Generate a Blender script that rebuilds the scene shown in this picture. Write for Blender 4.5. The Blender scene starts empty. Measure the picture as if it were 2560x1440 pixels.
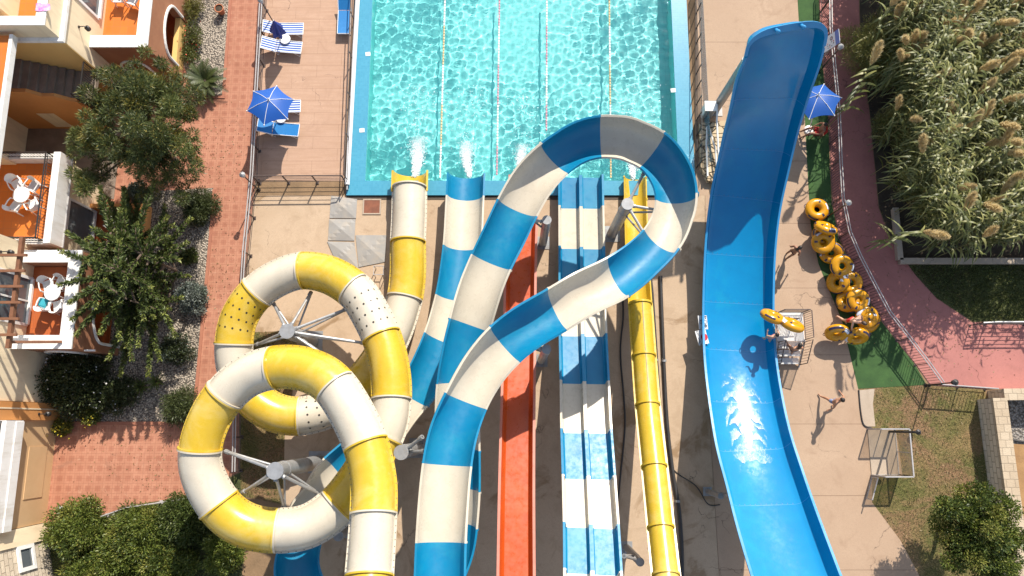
import bpy, math, random
import numpy as np
from mathutils import Vector, Matrix
rnd = random.Random(11)
S = bpy.context.scene
COL = S.collection
F, H = 1809.0, 33.0
T = math.atan(340 / F)
R = math.radians
V = Vector

def at(px, py, z=0.0):
    """world point at height z seen at a survey pixel of the drone photograph"""
    x, y, w = (px - 1280) / F, -(py - 720) / F, -1.0
    Y = y * math.cos(T) - w * math.sin(T)
    Z = y * math.sin(T) + w * math.cos(T)
    t = (z - H) / Z
    return V((x * t, Y * t, z))

def pix(p):
    dz = p[2] - H
    y = p[1] * math.cos(T) + dz * math.sin(T)
    w = -p[1] * math.sin(T) + dz * math.cos(T)
    return 1280 + F * p[0] / -w, 720 - F * y / -w

# ---------------------------------------------------------------- mesh builder
OFF = {}

class MB:
    def __init__(s):
        s.v, s.f, s.mi = [], [], []

    def add(s, verts, faces, m=0):
        b = len(s.v)
        s.v.extend(tuple(p) for p in verts)
        s.f.extend(tuple(b + i for i in f) for f in faces)
        s.mi.extend([m] * len(faces))
        return s

    def box(s, c, d, rz=0.0, m=0, mat=None):
        hx, hy, hz = d[0] / 2, d[1] / 2, d[2] / 2
        M = mat or (Matrix.Translation(V(c)) @ Matrix.Rotation(rz, 4, 'Z'))
        vs = [M @ V((x, y, z)) for x in (-hx, hx) for y in (-hy, hy) for z in (-hz, hz)]
        return s.add(vs, [(0, 1, 3, 2), (4, 6, 7, 5), (0, 4, 5, 1), (2, 3, 7, 6), (0, 2, 6, 4), (1, 5, 7, 3)], m)

    def box2(s, a, b, m=0):
        return s.box([(a[i] + b[i]) / 2 for i in range(3)], [abs(b[i] - a[i]) for i in range(3)], 0, m)

    def bar(s, p, q, w, h, m=0):
        p, q = V(p), V(q)
        d = q - p
        L = d.length
        if L < 1e-6:
            return s
        z = d / L
        x = z.cross(V((0, 0, 1)))
        if x.length < 1e-3:
            x = V((1, 0, 0))
        x.normalize()
        y = z.cross(x)
        M = Matrix((x, y, z)).transposed().to_4x4()
        M.translation = (p + q) / 2
        return s.box((0, 0, 0), (w, h, L), 0, m, M)

    def tube(s, pts, r, n=8, m=0, cap=True):
        pts = [V(p) for p in pts]
        k = len(pts)
        rr = r if isinstance(r, (list, tuple)) else [r] * k
        vs, fs = [], []
        px = None
        for i, p in enumerate(pts):
            t = (pts[min(i + 1, k - 1)] - pts[max(i - 1, 0)]).normalized()
            if px is None:
                px = t.cross(V((0, 0, 1)))
                if px.length < .05:
                    px = t.cross(V((1, 0, 0)))
            px = (px - t * px.dot(t)).normalized()
            py = t.cross(px)
            for j in range(n):
                a = 2 * math.pi * j / n
                vs.append(p + (px * math.cos(a) + py * math.sin(a)) * rr[i])
        for i in range(k - 1):
            for j in range(n):
                a, b = i * n + j, i * n + (j + 1) % n
                fs.append((a, b, b + n, a + n))
        if cap:
            fs.append(tuple(range(n))[::-1])
            fs.append(tuple((k - 1) * n + j for j in range(n)))
        return s.add(vs, fs, m)

    def prism(s, poly, z0, z1, m=0):
        n = len(poly)
        vs = [(p[0], p[1], z0) for p in poly] + [(p[0], p[1], z1) for p in poly]
        fs = [tuple(range(n))[::-1], tuple(range(n, 2 * n))]
        fs += [(i, (i + 1) % n, n + (i + 1) % n, n + i) for i in range(n)]
        return s.add(vs, fs, m)

    def ell(s, c, r, nu=14, nv=9, m=0, M=None):
        c = V(c)
        vs, fs = [], []
        for i in range(nv + 1):
            a = math.pi * i / nv
            for j in range(nu):
                b = 2 * math.pi * j / nu
                p = V((r[0] * math.sin(a) * math.cos(b), r[1] * math.sin(a) * math.sin(b), r[2] * math.cos(a)))
                vs.append(c + (M @ p if M else p))
        for i in range(nv):
            for j in range(nu):
                a, b = i * nu + j, i * nu + (j + 1) % nu
                fs.append((a, a + nu, b + nu, b))
        return s.add(vs, fs, m)

    def lathe(s, prof, n=20, c=(0, 0, 0), m=0):
        vs, fs = [], []
        for r, z in prof:
            for j in range(n):
                a = 2 * math.pi * j / n
                vs.append((c[0] + r * math.cos(a), c[1] + r * math.sin(a), c[2] + z))
        for i in range(len(prof) - 1):
            for j in range(n):
                a, b = i * n + j, i * n + (j + 1) % n
                fs.append((a, b, b + n, a + n))
        return s.add(vs, fs, m)

    def build(s, name, mats, parent=None, smooth=None, loc=None):
        """one mesh object; vertices are in world space (or in the space of a thing built at the origin)"""
        off = V(loc) if loc is not None else (OFF.get(parent.name, V((0, 0, 0))) if parent else V((0, 0, 0)))
        me = bpy.data.meshes.new(name)
        me.from_pydata([(p[0] - off.x, p[1] - off.y, p[2] - off.z) for p in s.v], [], s.f)
        for m in (mats if isinstance(mats, (list, tuple)) else [mats]):
            me.materials.append(m)
        if any(s.mi):
            me.polygons.foreach_set('material_index', s.mi)
        if smooth is not None:
            me.polygons.foreach_set('use_smooth', [True] * len(s.f))
            me.set_sharp_from_angle(angle=R(smooth))
        me.update()
        o = bpy.data.objects.new(name, me)
        COL.objects.link(o)
        if parent:
            o.parent = parent
            OFF[o.name] = off
        elif loc is not None:
            o.location = off
            OFF[o.name] = off
        return o

def npmesh(name, verts, quads, mats, parent=None, mi=None, smooth=False):
    off = OFF.get(parent.name, V((0, 0, 0))) if parent else V((0, 0, 0))
    verts = np.asarray(verts, dtype=np.float32) - np.array(off, dtype=np.float32)
    quads = np.asarray(quads, dtype=np.int32)
    me = bpy.data.meshes.new(name)
    me.vertices.add(len(verts))
    me.vertices.foreach_set('co', verts.ravel())
    me.loops.add(quads.size)
    me.loops.foreach_set('vertex_index', quads.ravel())
    me.polygons.add(len(quads))
    me.polygons.foreach_set('loop_start', np.arange(0, quads.size, quads.shape[1], dtype=np.int32))
    for m in (mats if isinstance(mats, (list, tuple)) else [mats]):
        me.materials.append(m)
    if mi is not None:
        me.polygons.foreach_set('material_index', np.asarray(mi, dtype=np.int32))
    if smooth:
        me.polygons.foreach_set('use_smooth', np.ones(len(quads), dtype=bool))
    me.update(calc_edges=True)
    o = bpy.data.objects.new(name, me)
    COL.objects.link(o)
    if parent:
        o.parent = parent
        OFF[o.name] = off
    return o

def tag(o, label, cat, group=None, kind=None):
    o['label'] = label
    o['category'] = cat
    if group:
        o['group'] = group
    if kind:
        o['kind'] = kind
    return o

def thing(name, label, cat, loc=(0, 0, 0), group=None):
    o = bpy.data.objects.new(name, None)
    COL.objects.link(o)
    o.location = loc
    o.empty_display_size = .2
    OFF[o.name] = V(loc)
    return tag(o, label, cat, group)

def dup(root, loc, rot=(0, 0, 0), scale=1.0, label=None, group=None):
    r = root.copy()
    COL.objects.link(r)
    r.location = loc
    r.rotation_euler = rot
    r.scale = (scale,) * 3 if not isinstance(scale, (tuple, list)) else scale
    if label:
        r['label'] = label
    if group:
        r['group'] = group
    for ch in list(root.children):
        c = ch.copy()
        COL.objects.link(c)
        c.parent = r
        for g in list(ch.children):
            d = g.copy()
            COL.objects.link(d)
            d.parent = c
    return r

def structure(o, kind='structure'):
    o['kind'] = kind
    return o

def sheet(name, px, z, mat, kind='structure', sub=0):
    poly = [at(x, y, 0) for x, y in px]
    mb = MB()
    mb.add([(p.x, p.y, z) for p in poly], [tuple(range(len(poly)))])
    o = mb.build(name, mat)
    o['kind'] = kind
    return o

# ---------------------------------------------------------------- materials
def base(name):
    m = bpy.data.materials.new(name)
    m.use_nodes = True
    nt = m.node_tree
    return m, nt, nt.nodes['Principled BSDF']

def nd(nt, t, **kw):
    n = nt.nodes.new(t)
    for k, v in kw.items():
        if k.startswith('i_'):
            n.inputs[k[2:].replace('_', ' ')].default_value = v
        else:
            setattr(n, k, v)
    return n

def mixc(nt, fac, a, b, mode='MIX'):
    n = nt.nodes.new('ShaderNodeMix')
    n.data_type = 'RGBA'
    n.blend_type = mode
    for i, x in ((0, fac), (6, a), (7, b)):
        if hasattr(x, 'is_linked'):
            nt.links.new(x, n.inputs[i])
        else:
            n.inputs[i].default_value = x if i == 0 else (*x[:3], 1)
    return n.outputs[2]

def coords(nt, kind):
    if kind == 'pos':
        return nd(nt, 'ShaderNodeNewGeometry').outputs['Position']
    return nd(nt, 'ShaderNodeTexCoord').outputs['Object']

def noise(nt, co, scale, detail=4, rough=.55, dist=0.0, lo=None, hi=None, stretch=None):
    if stretch:
        mp = nd(nt, 'ShaderNodeMapping')
        mp.inputs['Scale'].default_value = stretch
        nt.links.new(co, mp.inputs['Vector'])
        co = mp.outputs[0]
    n = nd(nt, 'ShaderNodeTexNoise', i_Scale=scale, i_Detail=detail, i_Roughness=rough, i_Distortion=dist)
    nt.links.new(co, n.inputs['Vector'])
    if lo is None:
        return n.outputs['Fac']
    return ramp(nt, n.outputs['Fac'], lo, hi)

def ramp(nt, s, lo, hi, a=0.0, b=1.0):
    mr = nd(nt, 'ShaderNodeMapRange')
    mr.inputs[1].default_value, mr.inputs[2].default_value = lo, hi
    mr.inputs[3].default_value, mr.inputs[4].default_value = a, b
    nt.links.new(s, mr.inputs[0])
    return mr.outputs[0]

def bump(nt, bs, h, strength, dist=.02):
    b = nd(nt, 'ShaderNodeBump', i_Strength=strength, i_Distance=dist)
    nt.links.new(h, b.inputs['Height'])
    nt.links.new(b.outputs[0], bs.inputs['Normal'])

def M(name, c, c2=None, scale=2.0, rough=.6, bmp=0.0, bscale=30, co='obj', lo=.35, hi=.65, spec=.5, coat=0.0, detail=5, metal=0.0, dirt=None, dscale=.7):
    m, nt, bs = base(name)
    cs = coords(nt, co)
    if c2 is None:
        c2 = tuple(x * .82 for x in c)
    f = noise(nt, cs, scale, detail, .6, 0, lo, hi)
    col = mixc(nt, f, c, c2)
    if dirt:
        f2 = noise(nt, cs, dscale * 1.6, 7, .7, .5, .48, .72, stretch=(1.4, 1.4, .22))
        col = mixc(nt, f2, col, dirt)
    nt.links.new(col, bs.inputs['Base Color'])
    bs.inputs['Roughness'].default_value = rough
    bs.inputs['Specular IOR Level'].default_value = spec
    bs.inputs['Metallic'].default_value = metal
    if coat:
        bs.inputs['Coat Weight'].default_value = coat
        bs.inputs['Coat Roughness'].default_value = .08
    if bmp:
        bump(nt, bs, noise(nt, cs, bscale, 4), bmp)
    return m

def leafmat(name, c, c2, trans=.25):
    m, nt, bs = base(name)
    oi = nd(nt, 'ShaderNodeNewGeometry')
    col = mixc(nt, oi.outputs['Random Per Island'], c, c2)
    nt.links.new(col, bs.inputs['Base Color'])
    bs.inputs['Roughness'].default_value = .5
    tr = nd(nt, 'ShaderNodeBsdfTranslucent')
    nt.links.new(col, tr.inputs[0])
    mx = nd(nt, 'ShaderNodeMixShader')
    mx.inputs[0].default_value = trans
    nt.links.new(bs.outputs[0], mx.inputs[1])
    nt.links.new(tr.outputs[0], mx.inputs[2])
    nt.links.new(mx.outputs[0], nt.nodes['Material Output'].inputs[0])
    return m

def brickmat(name, c1, c2, mortar, bw, bh, ms=.02, offset=.5, rough=.75, bmp=.4, var=None, rot=0.0, co='pos', nscale=.6, plane='xy', squash=1.0):
    m, nt, bs = base(name)
    cs = coords(nt, co)
    mp = nd(nt, 'ShaderNodeMapping')
    if plane == 'yz':
        mp.inputs['Rotation'].default_value = (0, R(90), R(0))
        sep = nd(nt, 'ShaderNodeSeparateXYZ')
        nt.links.new(cs, sep.inputs[0])
        cmb = nd(nt, 'ShaderNodeCombineXYZ')
        nt.links.new(sep.outputs[1], cmb.inputs[0])
        nt.links.new(sep.outputs[2], cmb.inputs[1])
        nt.links.new(sep.outputs[0], cmb.inputs[2])
        src = cmb.outputs[0]
    else:
        mp.inputs['Rotation'].default_value = (0, 0, rot)
        nt.links.new(cs, mp.inputs['Vector'])
        src = mp.outputs[0]
    # wobble the courses a little
    nz = nd(nt, 'ShaderNodeTexNoise', i_Scale=1.7, i_Detail=3.0)
    nt.links.new(cs, nz.inputs['Vector'])
    vm = nd(nt, 'ShaderNodeVectorMath', operation='SCALE')
    vm.inputs['Scale'].default_value = bh * .12
    nt.links.new(nz.outputs['Color'], vm.inputs[0])
    va = nd(nt, 'ShaderNodeVectorMath', operation='ADD')
    nt.links.new(src, va.inputs[0])
    nt.links.new(vm.outputs[0], va.inputs[1])
    br = nd(nt, 'ShaderNodeTexBrick', offset=offset, squash=squash)
    br.inputs['Scale'].default_value = 1.0
    br.inputs['Brick Width'].default_value = bw
    br.inputs['Row Height'].default_value = bh
    br.inputs['Mortar Size'].default_value = ms
    br.inputs['Mortar Smooth'].default_value = .3
    br.inputs['Color1'].default_value = (*c1, 1)
    br.inputs['Color2'].default_value = (*c2, 1)
    br.inputs['Mortar'].default_value = (*mortar, 1)
    nt.links.new(va.outputs[0], br.inputs['Vector'])
    col = br.outputs['Color']
    if var:
        col = mixc(nt, noise(nt, cs, nscale, 6, .6, .3, .4, .75), col, var, 'MULTIPLY')
    f = noise(nt, cs, 22, 3, .6, 0, .3, .7)
    col = mixc(nt, f, col, mixc(nt, .5, col, (0.5, .5, .5), 'OVERLAY'))
    nt.links.new(col, bs.inputs['Base Color'])
    bs.inputs['Roughness'].default_value = rough
    inv = nd(nt, 'ShaderNodeMath', operation='SUBTRACT')
    inv.inputs[0].default_value = 1.0
    nt.links.new(br.outputs['Fac'], inv.inputs[1])
    ad = nd(nt, 'ShaderNodeMath', operation='ADD')
    nt.links.new(inv.outputs[0], ad.inputs[0])
    nt.links.new(noise(nt, cs, 14, 4), ad.inputs[1])
    bump(nt, bs, ad.outputs[0], bmp, .02)
    return m

def gravelmat(name, cols, scale=14, rough=.9):
    m, nt, bs = base(name)
    cs = coords(nt, 'pos')
    v = nd(nt, 'ShaderNodeTexVoronoi', i_Scale=scale)
    nt.links.new(cs, v.inputs['Vector'])
    sp = nd(nt, 'ShaderNodeSeparateColor')
    nt.links.new(v.outputs['Color'], sp.inputs[0])
    cr = nd(nt, 'ShaderNodeValToRGB')
    cr.color_ramp.interpolation = 'CONSTANT'
    for i, c in enumerate(cols):
        e = cr.color_ramp.elements[i] if i < 2 else cr.color_ramp.elements.new(0)
        e.position = i / len(cols)
        e.color = (*c, 1)
    nt.links.new(sp.outputs[0], cr.inputs[0])
    col = mixc(nt, ramp(nt, v.outputs['Distance'], .3, .75), cr.outputs[0], (.10, .085, .07))
    col = mixc(nt, noise(nt, cs, .5, 5, .6, 0, .45, .75), col, (.62, .6, .58), 'MULTIPLY')
    nt.links.new(col, bs.inputs['Base Color'])
    bs.inputs['Roughness'].default_value = rough
    bump(nt, bs, ramp(nt, v.outputs['Distance'], 0, .8, 1, 0), 1.0, .05)
    return m

def concrete(name, c, c2, stain, wet=None, planks=None, joints=0.0, stain_lo=.5, stain_hi=.7):
    m, nt, bs = base(name)
    cs = coords(nt, 'pos')
    col = mixc(nt, noise(nt, cs, .35, 6, .6, .6, .35, .68), c, c2)
    col = mixc(nt, noise(nt, cs, 1.1, 8, .7, .8, stain_lo, stain_hi), col, stain)
    col = mixc(nt, noise(nt, cs, 9, 5, .7, 0, .52, .8), col, tuple(x * .72 for x in c))
    col = mixc(nt, noise(nt, cs, 60, 2, .5, 0, .35, .75), col, tuple(x * .86 for x in c2))
    # hairline cracks
    nz_ = nd(nt, 'ShaderNodeTexNoise', i_Scale=.9, i_Detail=6.0)
    nt.links.new(cs, nz_.inputs['Vector'])
    sc_ = nd(nt, 'ShaderNodeVectorMath', operation='SCALE')
    sc_.inputs['Scale'].default_value = 1.6
    nt.links.new(nz_.outputs['Color'], sc_.inputs[0])
    ad_ = nd(nt, 'ShaderNodeVectorMath', operation='ADD')
    nt.links.new(cs, ad_.inputs[0])
    nt.links.new(sc_.outputs[0], ad_.inputs[1])
    vo_ = nd(nt, 'ShaderNodeTexVoronoi', i_Scale=.22)
    vo_.feature = 'DISTANCE_TO_EDGE'
    nt.links.new(ad_.outputs[0], vo_.inputs['Vector'])
    crk = ramp(nt, vo_.outputs['Distance'], .0015, .004, 1, 0)
    mk_ = nd(nt, 'ShaderNodeMath', operation='MULTIPLY')
    nt.links.new(crk, mk_.inputs[0])
    nt.links.new(noise(nt, cs, .6, 3, .6, 0, .48, .6), mk_.inputs[1])
    col = mixc(nt, mk_.outputs[0], col, tuple(x * .45 for x in c2))
    if planks:
        col = mixc(nt, noise(nt, cs, 1.0, 4, .6, .2, .42, .66, stretch=(.55, 7, 1)), col, planks)
        br = nd(nt, 'ShaderNodeTexBrick', offset=.5)
        br.inputs['Scale'].default_value = 1
        br.inputs['Brick Width'].default_value = 2.4
        br.inputs['Row Height'].default_value = .62
        br.inputs['Mortar Size'].default_value = .006
        br.inputs['Color1'].default_value = br.inputs['Color2'].default_value = (1, 1, 1, 1)
        br.inputs['Mortar'].default_value = (.62, .56, .52, 1)
        nt.links.new(cs, br.inputs['Vector'])
        col = mixc(nt, 1.0, col, br.outputs['Color'], 'MULTIPLY')
    if joints:
        br = nd(nt, 'ShaderNodeTexBrick', offset=0)
        br.inputs['Scale'].default_value = 1
        br.inputs['Brick Width'].default_value = 60
        br.inputs['Row Height'].default_value = joints
        br.inputs['Mortar Size'].default_value = .012
        br.inputs['Color1'].default_value = br.inputs['Color2'].default_value = (1, 1, 1, 1)
        br.inputs['Mortar'].default_value = (.5, .46, .42, 1)
        nt.links.new(cs, br.inputs['Vector'])
        col = mixc(nt, 1.0, col, br.outputs['Color'], 'MULTIPLY')
    rg = None
    if wet:
        w = noise(nt, cs, .33, 8, .66, 1.2, .56, .63)
        col = mixc(nt, w, col, wet)
        rg = ramp(nt, w, 0, 1, .85, .42)
    nt.links.new(col, bs.inputs['Base Color'])
    if rg is not None:
        nt.links.new(rg, bs.inputs['Roughness'])
    else:
        bs.inputs['Roughness'].default_value = .85
    bump(nt, bs, noise(nt, cs, 40, 5), .15, .01)
    return m

def plastic(name, c, c2=None, rough=.22, scale=1.2, wetness=0.0, fade=None, grime=None):
    """gel-coated fibreglass with faint weathering and fine scuffs"""
    m, nt, bs = base(name)
    cs = coords(nt, 'pos')
    c2 = c2 or tuple(x * .9 for x in c)
    col = mixc(nt, noise(nt, cs, scale, 5, .6, .3, .35, .7), c, c2)
    if fade:
        col = mixc(nt, noise(nt, cs, .5, 7, .7, .5, .48, .75), col, fade)
    if grime:
        col = mixc(nt, noise(nt, cs, 1.1, 9, .75, 1.2, .60, .86), col, grime)
        col = mixc(nt, noise(nt, cs, 7, 6, .8, .5, .66, .8), col, grime)
    nt.links.new(col, bs.inputs['Base Color'])
    nt.links.new(ramp(nt, noise(nt, cs, 4, 6, .7), .3, .7, rough * .75, rough * 1.6), bs.inputs['Roughness'])
    if wetness:
        bump(nt, bs, noise(nt, cs, 9, 3, .6), wetness, .02)
    else:
        bump(nt, bs, noise(nt, cs, 1.5, 2), .03, .02)
    return m

def paving(name):
    m, nt, bs = base(name)
    cs = coords(nt, 'pos')
    def brick(w, mort, sm, off=0.0):
        b = nd(nt, 'ShaderNodeTexBrick', offset=off)
        for k, v_ in (('Scale', 1), ('Brick Width', w), ('Row Height', w), ('Mortar Size', mort), ('Mortar Smooth', sm)):
            b.inputs[k].default_value = v_
        b.inputs['Color1'].default_value = (.25, .25, .25, 1)
        b.inputs['Color2'].default_value = (.85, .85, .85, 1)
        b.inputs['Mortar'].default_value = (0, 0, 0, 1)
        nt.links.new(cs, b.inputs['Vector'])
        return b
    fine = brick(.215, .0045, .2)
    big = brick(.43, .10, .05)
    rnd_ = nd(nt, 'ShaderNodeSeparateColor')
    nt.links.new(fine.outputs['Color'], rnd_.inputs[0])
    col = mixc(nt, rnd_.outputs[0], (.375, .165, .10), (.44, .205, .128))
    dk = mixc(nt, noise(nt, cs, 1.3, 3, .6, 0, .3, .7), (.30, .115, .068), (.36, .145, .088))
    inv = ramp(nt, big.outputs['Fac'], 0, 1, .7, 0)
    col = mixc(nt, inv, col, dk)
    col = mixc(nt, fine.outputs['Fac'], col, (.27, .11, .068))
    col = mixc(nt, noise(nt, cs, .45, 7, .65, .8, .45, .75), col, (.80, .74, .70), 'MULTIPLY')
    col = mixc(nt, noise(nt, cs, 2.2, 7, .75, 1.0, .60, .78), col, (.48, .30, .20))
    col = mixc(nt, noise(nt, cs, .8, 8, .75, 1.5, .58, .70), col, (.26, .125, .08))
    col = mixc(nt, noise(nt, cs, 30, 3, .6, 0, .55, .85), col, (.34, .14, .09))
    nt.links.new(col, bs.inputs['Base Color'])
    bs.inputs['Roughness'].default_value = .85
    bump(nt, bs, ramp(nt, fine.outputs['Fac'], 0, 1, 1, 0), .4, .01)
    return m

MAT = {}
def mm():
    m = MAT
    m['terracotta'] = paving('terracotta_pavers')
    m['terra_plain'] = M('terracotta_kerb', (.36, .145, .085), (.30, .115, .07), co='pos', rough=.8, bmp=.2)
    m['gravel'] = gravelmat('bed_gravel', [(.46, .39, .31), (.34, .28, .22), (.54, .48, .41), (.24, .2, .16), (.40, .33, .26)], 13)
    m['gravel2'] = gravelmat('grey_gravel', [(.32, .29, .26), (.22, .2, .18), (.38, .35, .31), (.17, .155, .14)], 10)
    m['deck'] = concrete('stamped_deck_concrete', (.49, .32, .22), (.43, .27, .185), (.34, .205, .135), planks=(.38, .235, .155))
    m['apron'] = concrete('apron_concrete', (.50, .37, .255), (.43, .31, .205), (.35, .245, .155), wet=(.27, .175, .095), joints=0)
    m['plaza'] = concrete('plaza_concrete', (.45, .32, .22), (.375, .255, .17), (.30, .195, .125), joints=3.1, planks=None, stain_lo=.54, stain_hi=.7)
    m['path_red'] = concrete('red_path_concrete', (.43, .175, .15), (.37, .145, .125), (.31, .125, .105), joints=0)
    m['pale_path'] = concrete('pale_path_concrete', (.45, .37, .29), (.39, .31, .235), (.32, .25, .18))
    m['turf'] = M('artificial_turf', (.045, .105, .026), (.026, .065, .018), scale=1.2, rough=.95, bmp=.6, bscale=60, co='pos')
    m['lawn'] = None
    m['earth'] = M('dry_earth', (.26, .165, .09), (.17, .11, .06), scale=.8, rough=.95, bmp=.8, bscale=8, co='pos')
    m['darkearth'] = M('planting_soil', (.07, .052, .035), (.04, .03, .02), scale=1.5, rough=1, bmp=.8, bscale=8, co='pos')
    m['brownearth'] = M('brown_earth', (.33, .19, .08), (.25, .14, .06), scale=1.5, rough=.95, bmp=.5, bscale=12, co='pos')
    # slides
    m['yellow'] = plastic('yellow_gelcoat', (.55, .375, .032), (.50, .325, .022), .24, fade=(.60, .46, .15), grime=(.36, .24, .05))  # pale fade patches stand in for the sky's sheen on the tube tops
    m['cream'] = plastic('cream_gelcoat', (.55, .495, .395), (.51, .45, .355), .26, fade=(.47, .41, .32), grime=(.36, .30, .22))
    m['blue'] = plastic('blue_gelcoat', (.001, .180, .342), (.001, .155, .31), .36, wetness=.03, fade=(.01, .22, .35))
    m['bigblue'] = plastic('bright_blue_gelcoat', (.001, .20, .43), (.001, .178, .395), .13, wetness=.0, fade=(.004, .245, .42))
    m['bluelip'] = plastic('pale_blue_lip', (.03, .235, .48), (.025, .21, .44), .3)
    m['orange'] = plastic('orange_gelcoat', (.45, .066, .008), (.38, .05, .006), .28, wetness=.04, fade=(.46, .09, .02))
    m['orangelip'] = plastic('sunlit_orange_lip', (.46, .16, .11), (.42, .13, .09), .35)  # sunlight on the lip edges put into a paler, pinkish orange
    m['hole'] = M('dark_porthole', (.03, .025, .02), rough=.5)
    m['bolt'] = M('bolt_head', (.12, .11, .09), rough=.4)
    m['steel'] = M('galvanised_steel', (.34, .345, .35), (.27, .275, .28), scale=5, rough=.45, bmp=.05, co='obj', metal=.35, dirt=(.25, .22, .19))
    m['darksteel'] = M('brown_painted_steel', (.10, .075, .065), (.075, .055, .05), scale=8, rough=.5, metal=.2)
    m['palesteel'] = M('pale_painted_rail', (.46, .44, .43), (.40, .38, .37), scale=8, rough=.4, metal=.2)
    m['black'] = M('black_iron', (.022, .02, .02), (.03, .026, .024), rough=.45)
    m['whitepaint'] = M('white_paint', (.80, .79, .76), (.74, .72, .68), scale=1.5, rough=.6, co='pos', dirt=(.60, .56, .49), dscale=1.2)
    m['whiteplastic'] = M('white_plastic', (.74, .735, .72), (.69, .68, .66), rough=.35)
    m['cream_wall'] = M('cream_render', (.80, .66, .45), (.75, .61, .41), scale=.8, rough=.9, bmp=.15, bscale=50, co='pos', dirt=(.60, .47, .31))
    m['ochre_wall'] = M('ochre_render', (.74, .48, .17), (.68, .43, .15), scale=.8, rough=.9, bmp=.15, bscale=50, co='pos')
    m['orange_wall'] = M('orange_render', (.60, .27, .085), (.54, .235, .07), scale=.8, rough=.9, bmp=.15, bscale=50, co='pos')
    m['brown_wall'] = M('terracotta_render', (.36, .165, .085), (.29, .125, .065), scale=1.2, rough=.9, bmp=.2, bscale=40, co='pos')
    m['tile_orange'] = brickmat('orange_floor_tile', (.60, .17, .025), (.55, .15, .022), (.45, .15, .05), .33, .33, .008, offset=0, rough=.45, bmp=.05)
    m['tile_red'] = brickmat('red_floor_tile', (.42, .11, .03), (.38, .095, .026), (.3, .09, .04), .33, .33, .008, offset=0, rough=.45, bmp=.05)
    m['stair'] = M('stair_stone', (.24, .19, .15), (.18, .14, .11), scale=2, rough=.8, co='pos')
    m['stone'] = brickmat('limestone_blocks', (.66, .56, .43), (.56, .47, .36), (.38, .31, .23), .46, .24, .018, rough=.9, bmp=1.0, var=(.85, .82, .78), plane='yz')
    m['stonecap'] = brickmat('stone_coping', (.48, .39, .28), (.42, .335, .235), (.34, .27, .19), .38, .33, .014, rough=.9, bmp=.8, var=(.85, .8, .75))
    m['rubble'] = None
    m['glass'] = M('window_glass', (.10, .115, .125), (.06, .07, .08), scale=.8, rough=.08, spec=.8)
    m['wood'] = M('brown_timber', (.20, .085, .04), (.14, .058, .028), scale=3, rough=.6, co='pos')
    m['mosaic'] = brickmat('pale_blue_mosaic', (.07, .30, .43), (.055, .265, .39), (.08, .29, .40), .10, .10, .006, offset=0, rough=.3, bmp=.06, var=(.9, .93, .95))
    m['terracotta_pot'] = M('terracotta_pot', (.46, .16, .07), rough=.8)
    m['umbrella'] = leafmat('blue_canvas', (.015, .11, .46), (.02, .125, .50), .35)
    m['whitecloth'] = M('white_canvas', (.72, .72, .72), rough=.7)
    m['bluefabric'] = M('blue_mesh_fabric', (.004, .17, .44), (.004, .14, .38), scale=30, rough=.6)
    m['ring'] = plastic('yellow_vinyl', (.57, .265, .006), (.53, .235, .005), .2)
    m['ringdark'] = plastic('navy_vinyl_print', (.03, .025, .06), None, .3)
    m['ringwhite'] = plastic('white_vinyl_print', (.62, .66, .74), None, .3)
    m['foam'] = M('foam_white', (.82, .86, .87), (.72, .82, .84), scale=12, rough=.6, bmp=.5, bscale=25)
    m['grey_sheet'] = M('grey_metal_sheet', (.30, .285, .265), (.26, .245, .225), scale=1.2, rough=.65, co='pos', dirt=(.36, .31, .25))
    m['rubber'] = M('black_pipe', (.028, .026, .026), (.04, .036, .034), rough=.5)
    m['signwhite'] = M('sign_white', (.70, .71, .73), rough=.4)
    m['signred'] = M('sign_red', (.50, .02, .025), rough=.4)
    m['signblue'] = M('sign_blue', (.10, .17, .45), rough=.4)
    m['signink'] = M('sign_ink', (.03, .03, .05), rough=.5)
    m['skin1'] = M('tanned_skin', (.42, .215, .13), (.37, .185, .11), rough=.5)
    m['skin2'] = M('fair_skin', (.56, .33, .225), (.52, .3, .2), rough=.5)
    m['skin3'] = M('dark_tanned_skin', (.26, .12, .07), (.22, .10, .06), rough=.5)
    m['hair'] = M('dark_brown_hair', (.022, .014, .01), rough=.55)
    m['hair2'] = M('brown_hair', (.06, .032, .02), rough=.55)
    m['cl_blue'] = M('blue_patterned_cloth', (.10, .14, .30), (.30, .33, .42), scale=14, rough=.8, lo=.45, hi=.55)
    m['cl_red'] = M('red_cloth', (.55, .035, .03), rough=.8)
    m['cl_pink'] = M('hot_pink_cloth', (.70, .02, .14), rough=.8)
    m['cl_dark'] = M('dark_cloth', (.03, .028, .035), rough=.8)
    m['teal_towel'] = M('teal_towel', (.04, .34, .42), rough=.95, bmp=.4)
    m['pink_towel'] = M('pink_towel', (.70, .14, .42), (.72, .45, .6), scale=8, rough=.95)
mm()

def lawnmat(name, dry, green, bare):
    m, nt, bs = base(name)
    cs = coords(nt, 'pos')
    col = mixc(nt, noise(nt, cs, .3, 7, .65, .5, .42, .58), dry, green)
    col = mixc(nt, noise(nt, cs, .45, 8, .7, .8, .48, .6), col, bare)
    col = mixc(nt, noise(nt, cs, 12, 4, .7, 0, .42, .75), col, tuple(x * .5 for x in green))
    nt.links.new(col, bs.inputs['Base Color'])
    bs.inputs['Roughness'].default_value = 1
    bump(nt, bs, noise(nt, cs, 16, 6, .7), 1.0, .06)
    return m
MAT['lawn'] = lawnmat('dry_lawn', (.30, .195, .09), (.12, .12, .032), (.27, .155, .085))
MAT['lawn2'] = lawnmat('shaded_lawn', (.11, .12, .04), (.05, .065, .02), (.08, .07, .03))

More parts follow.
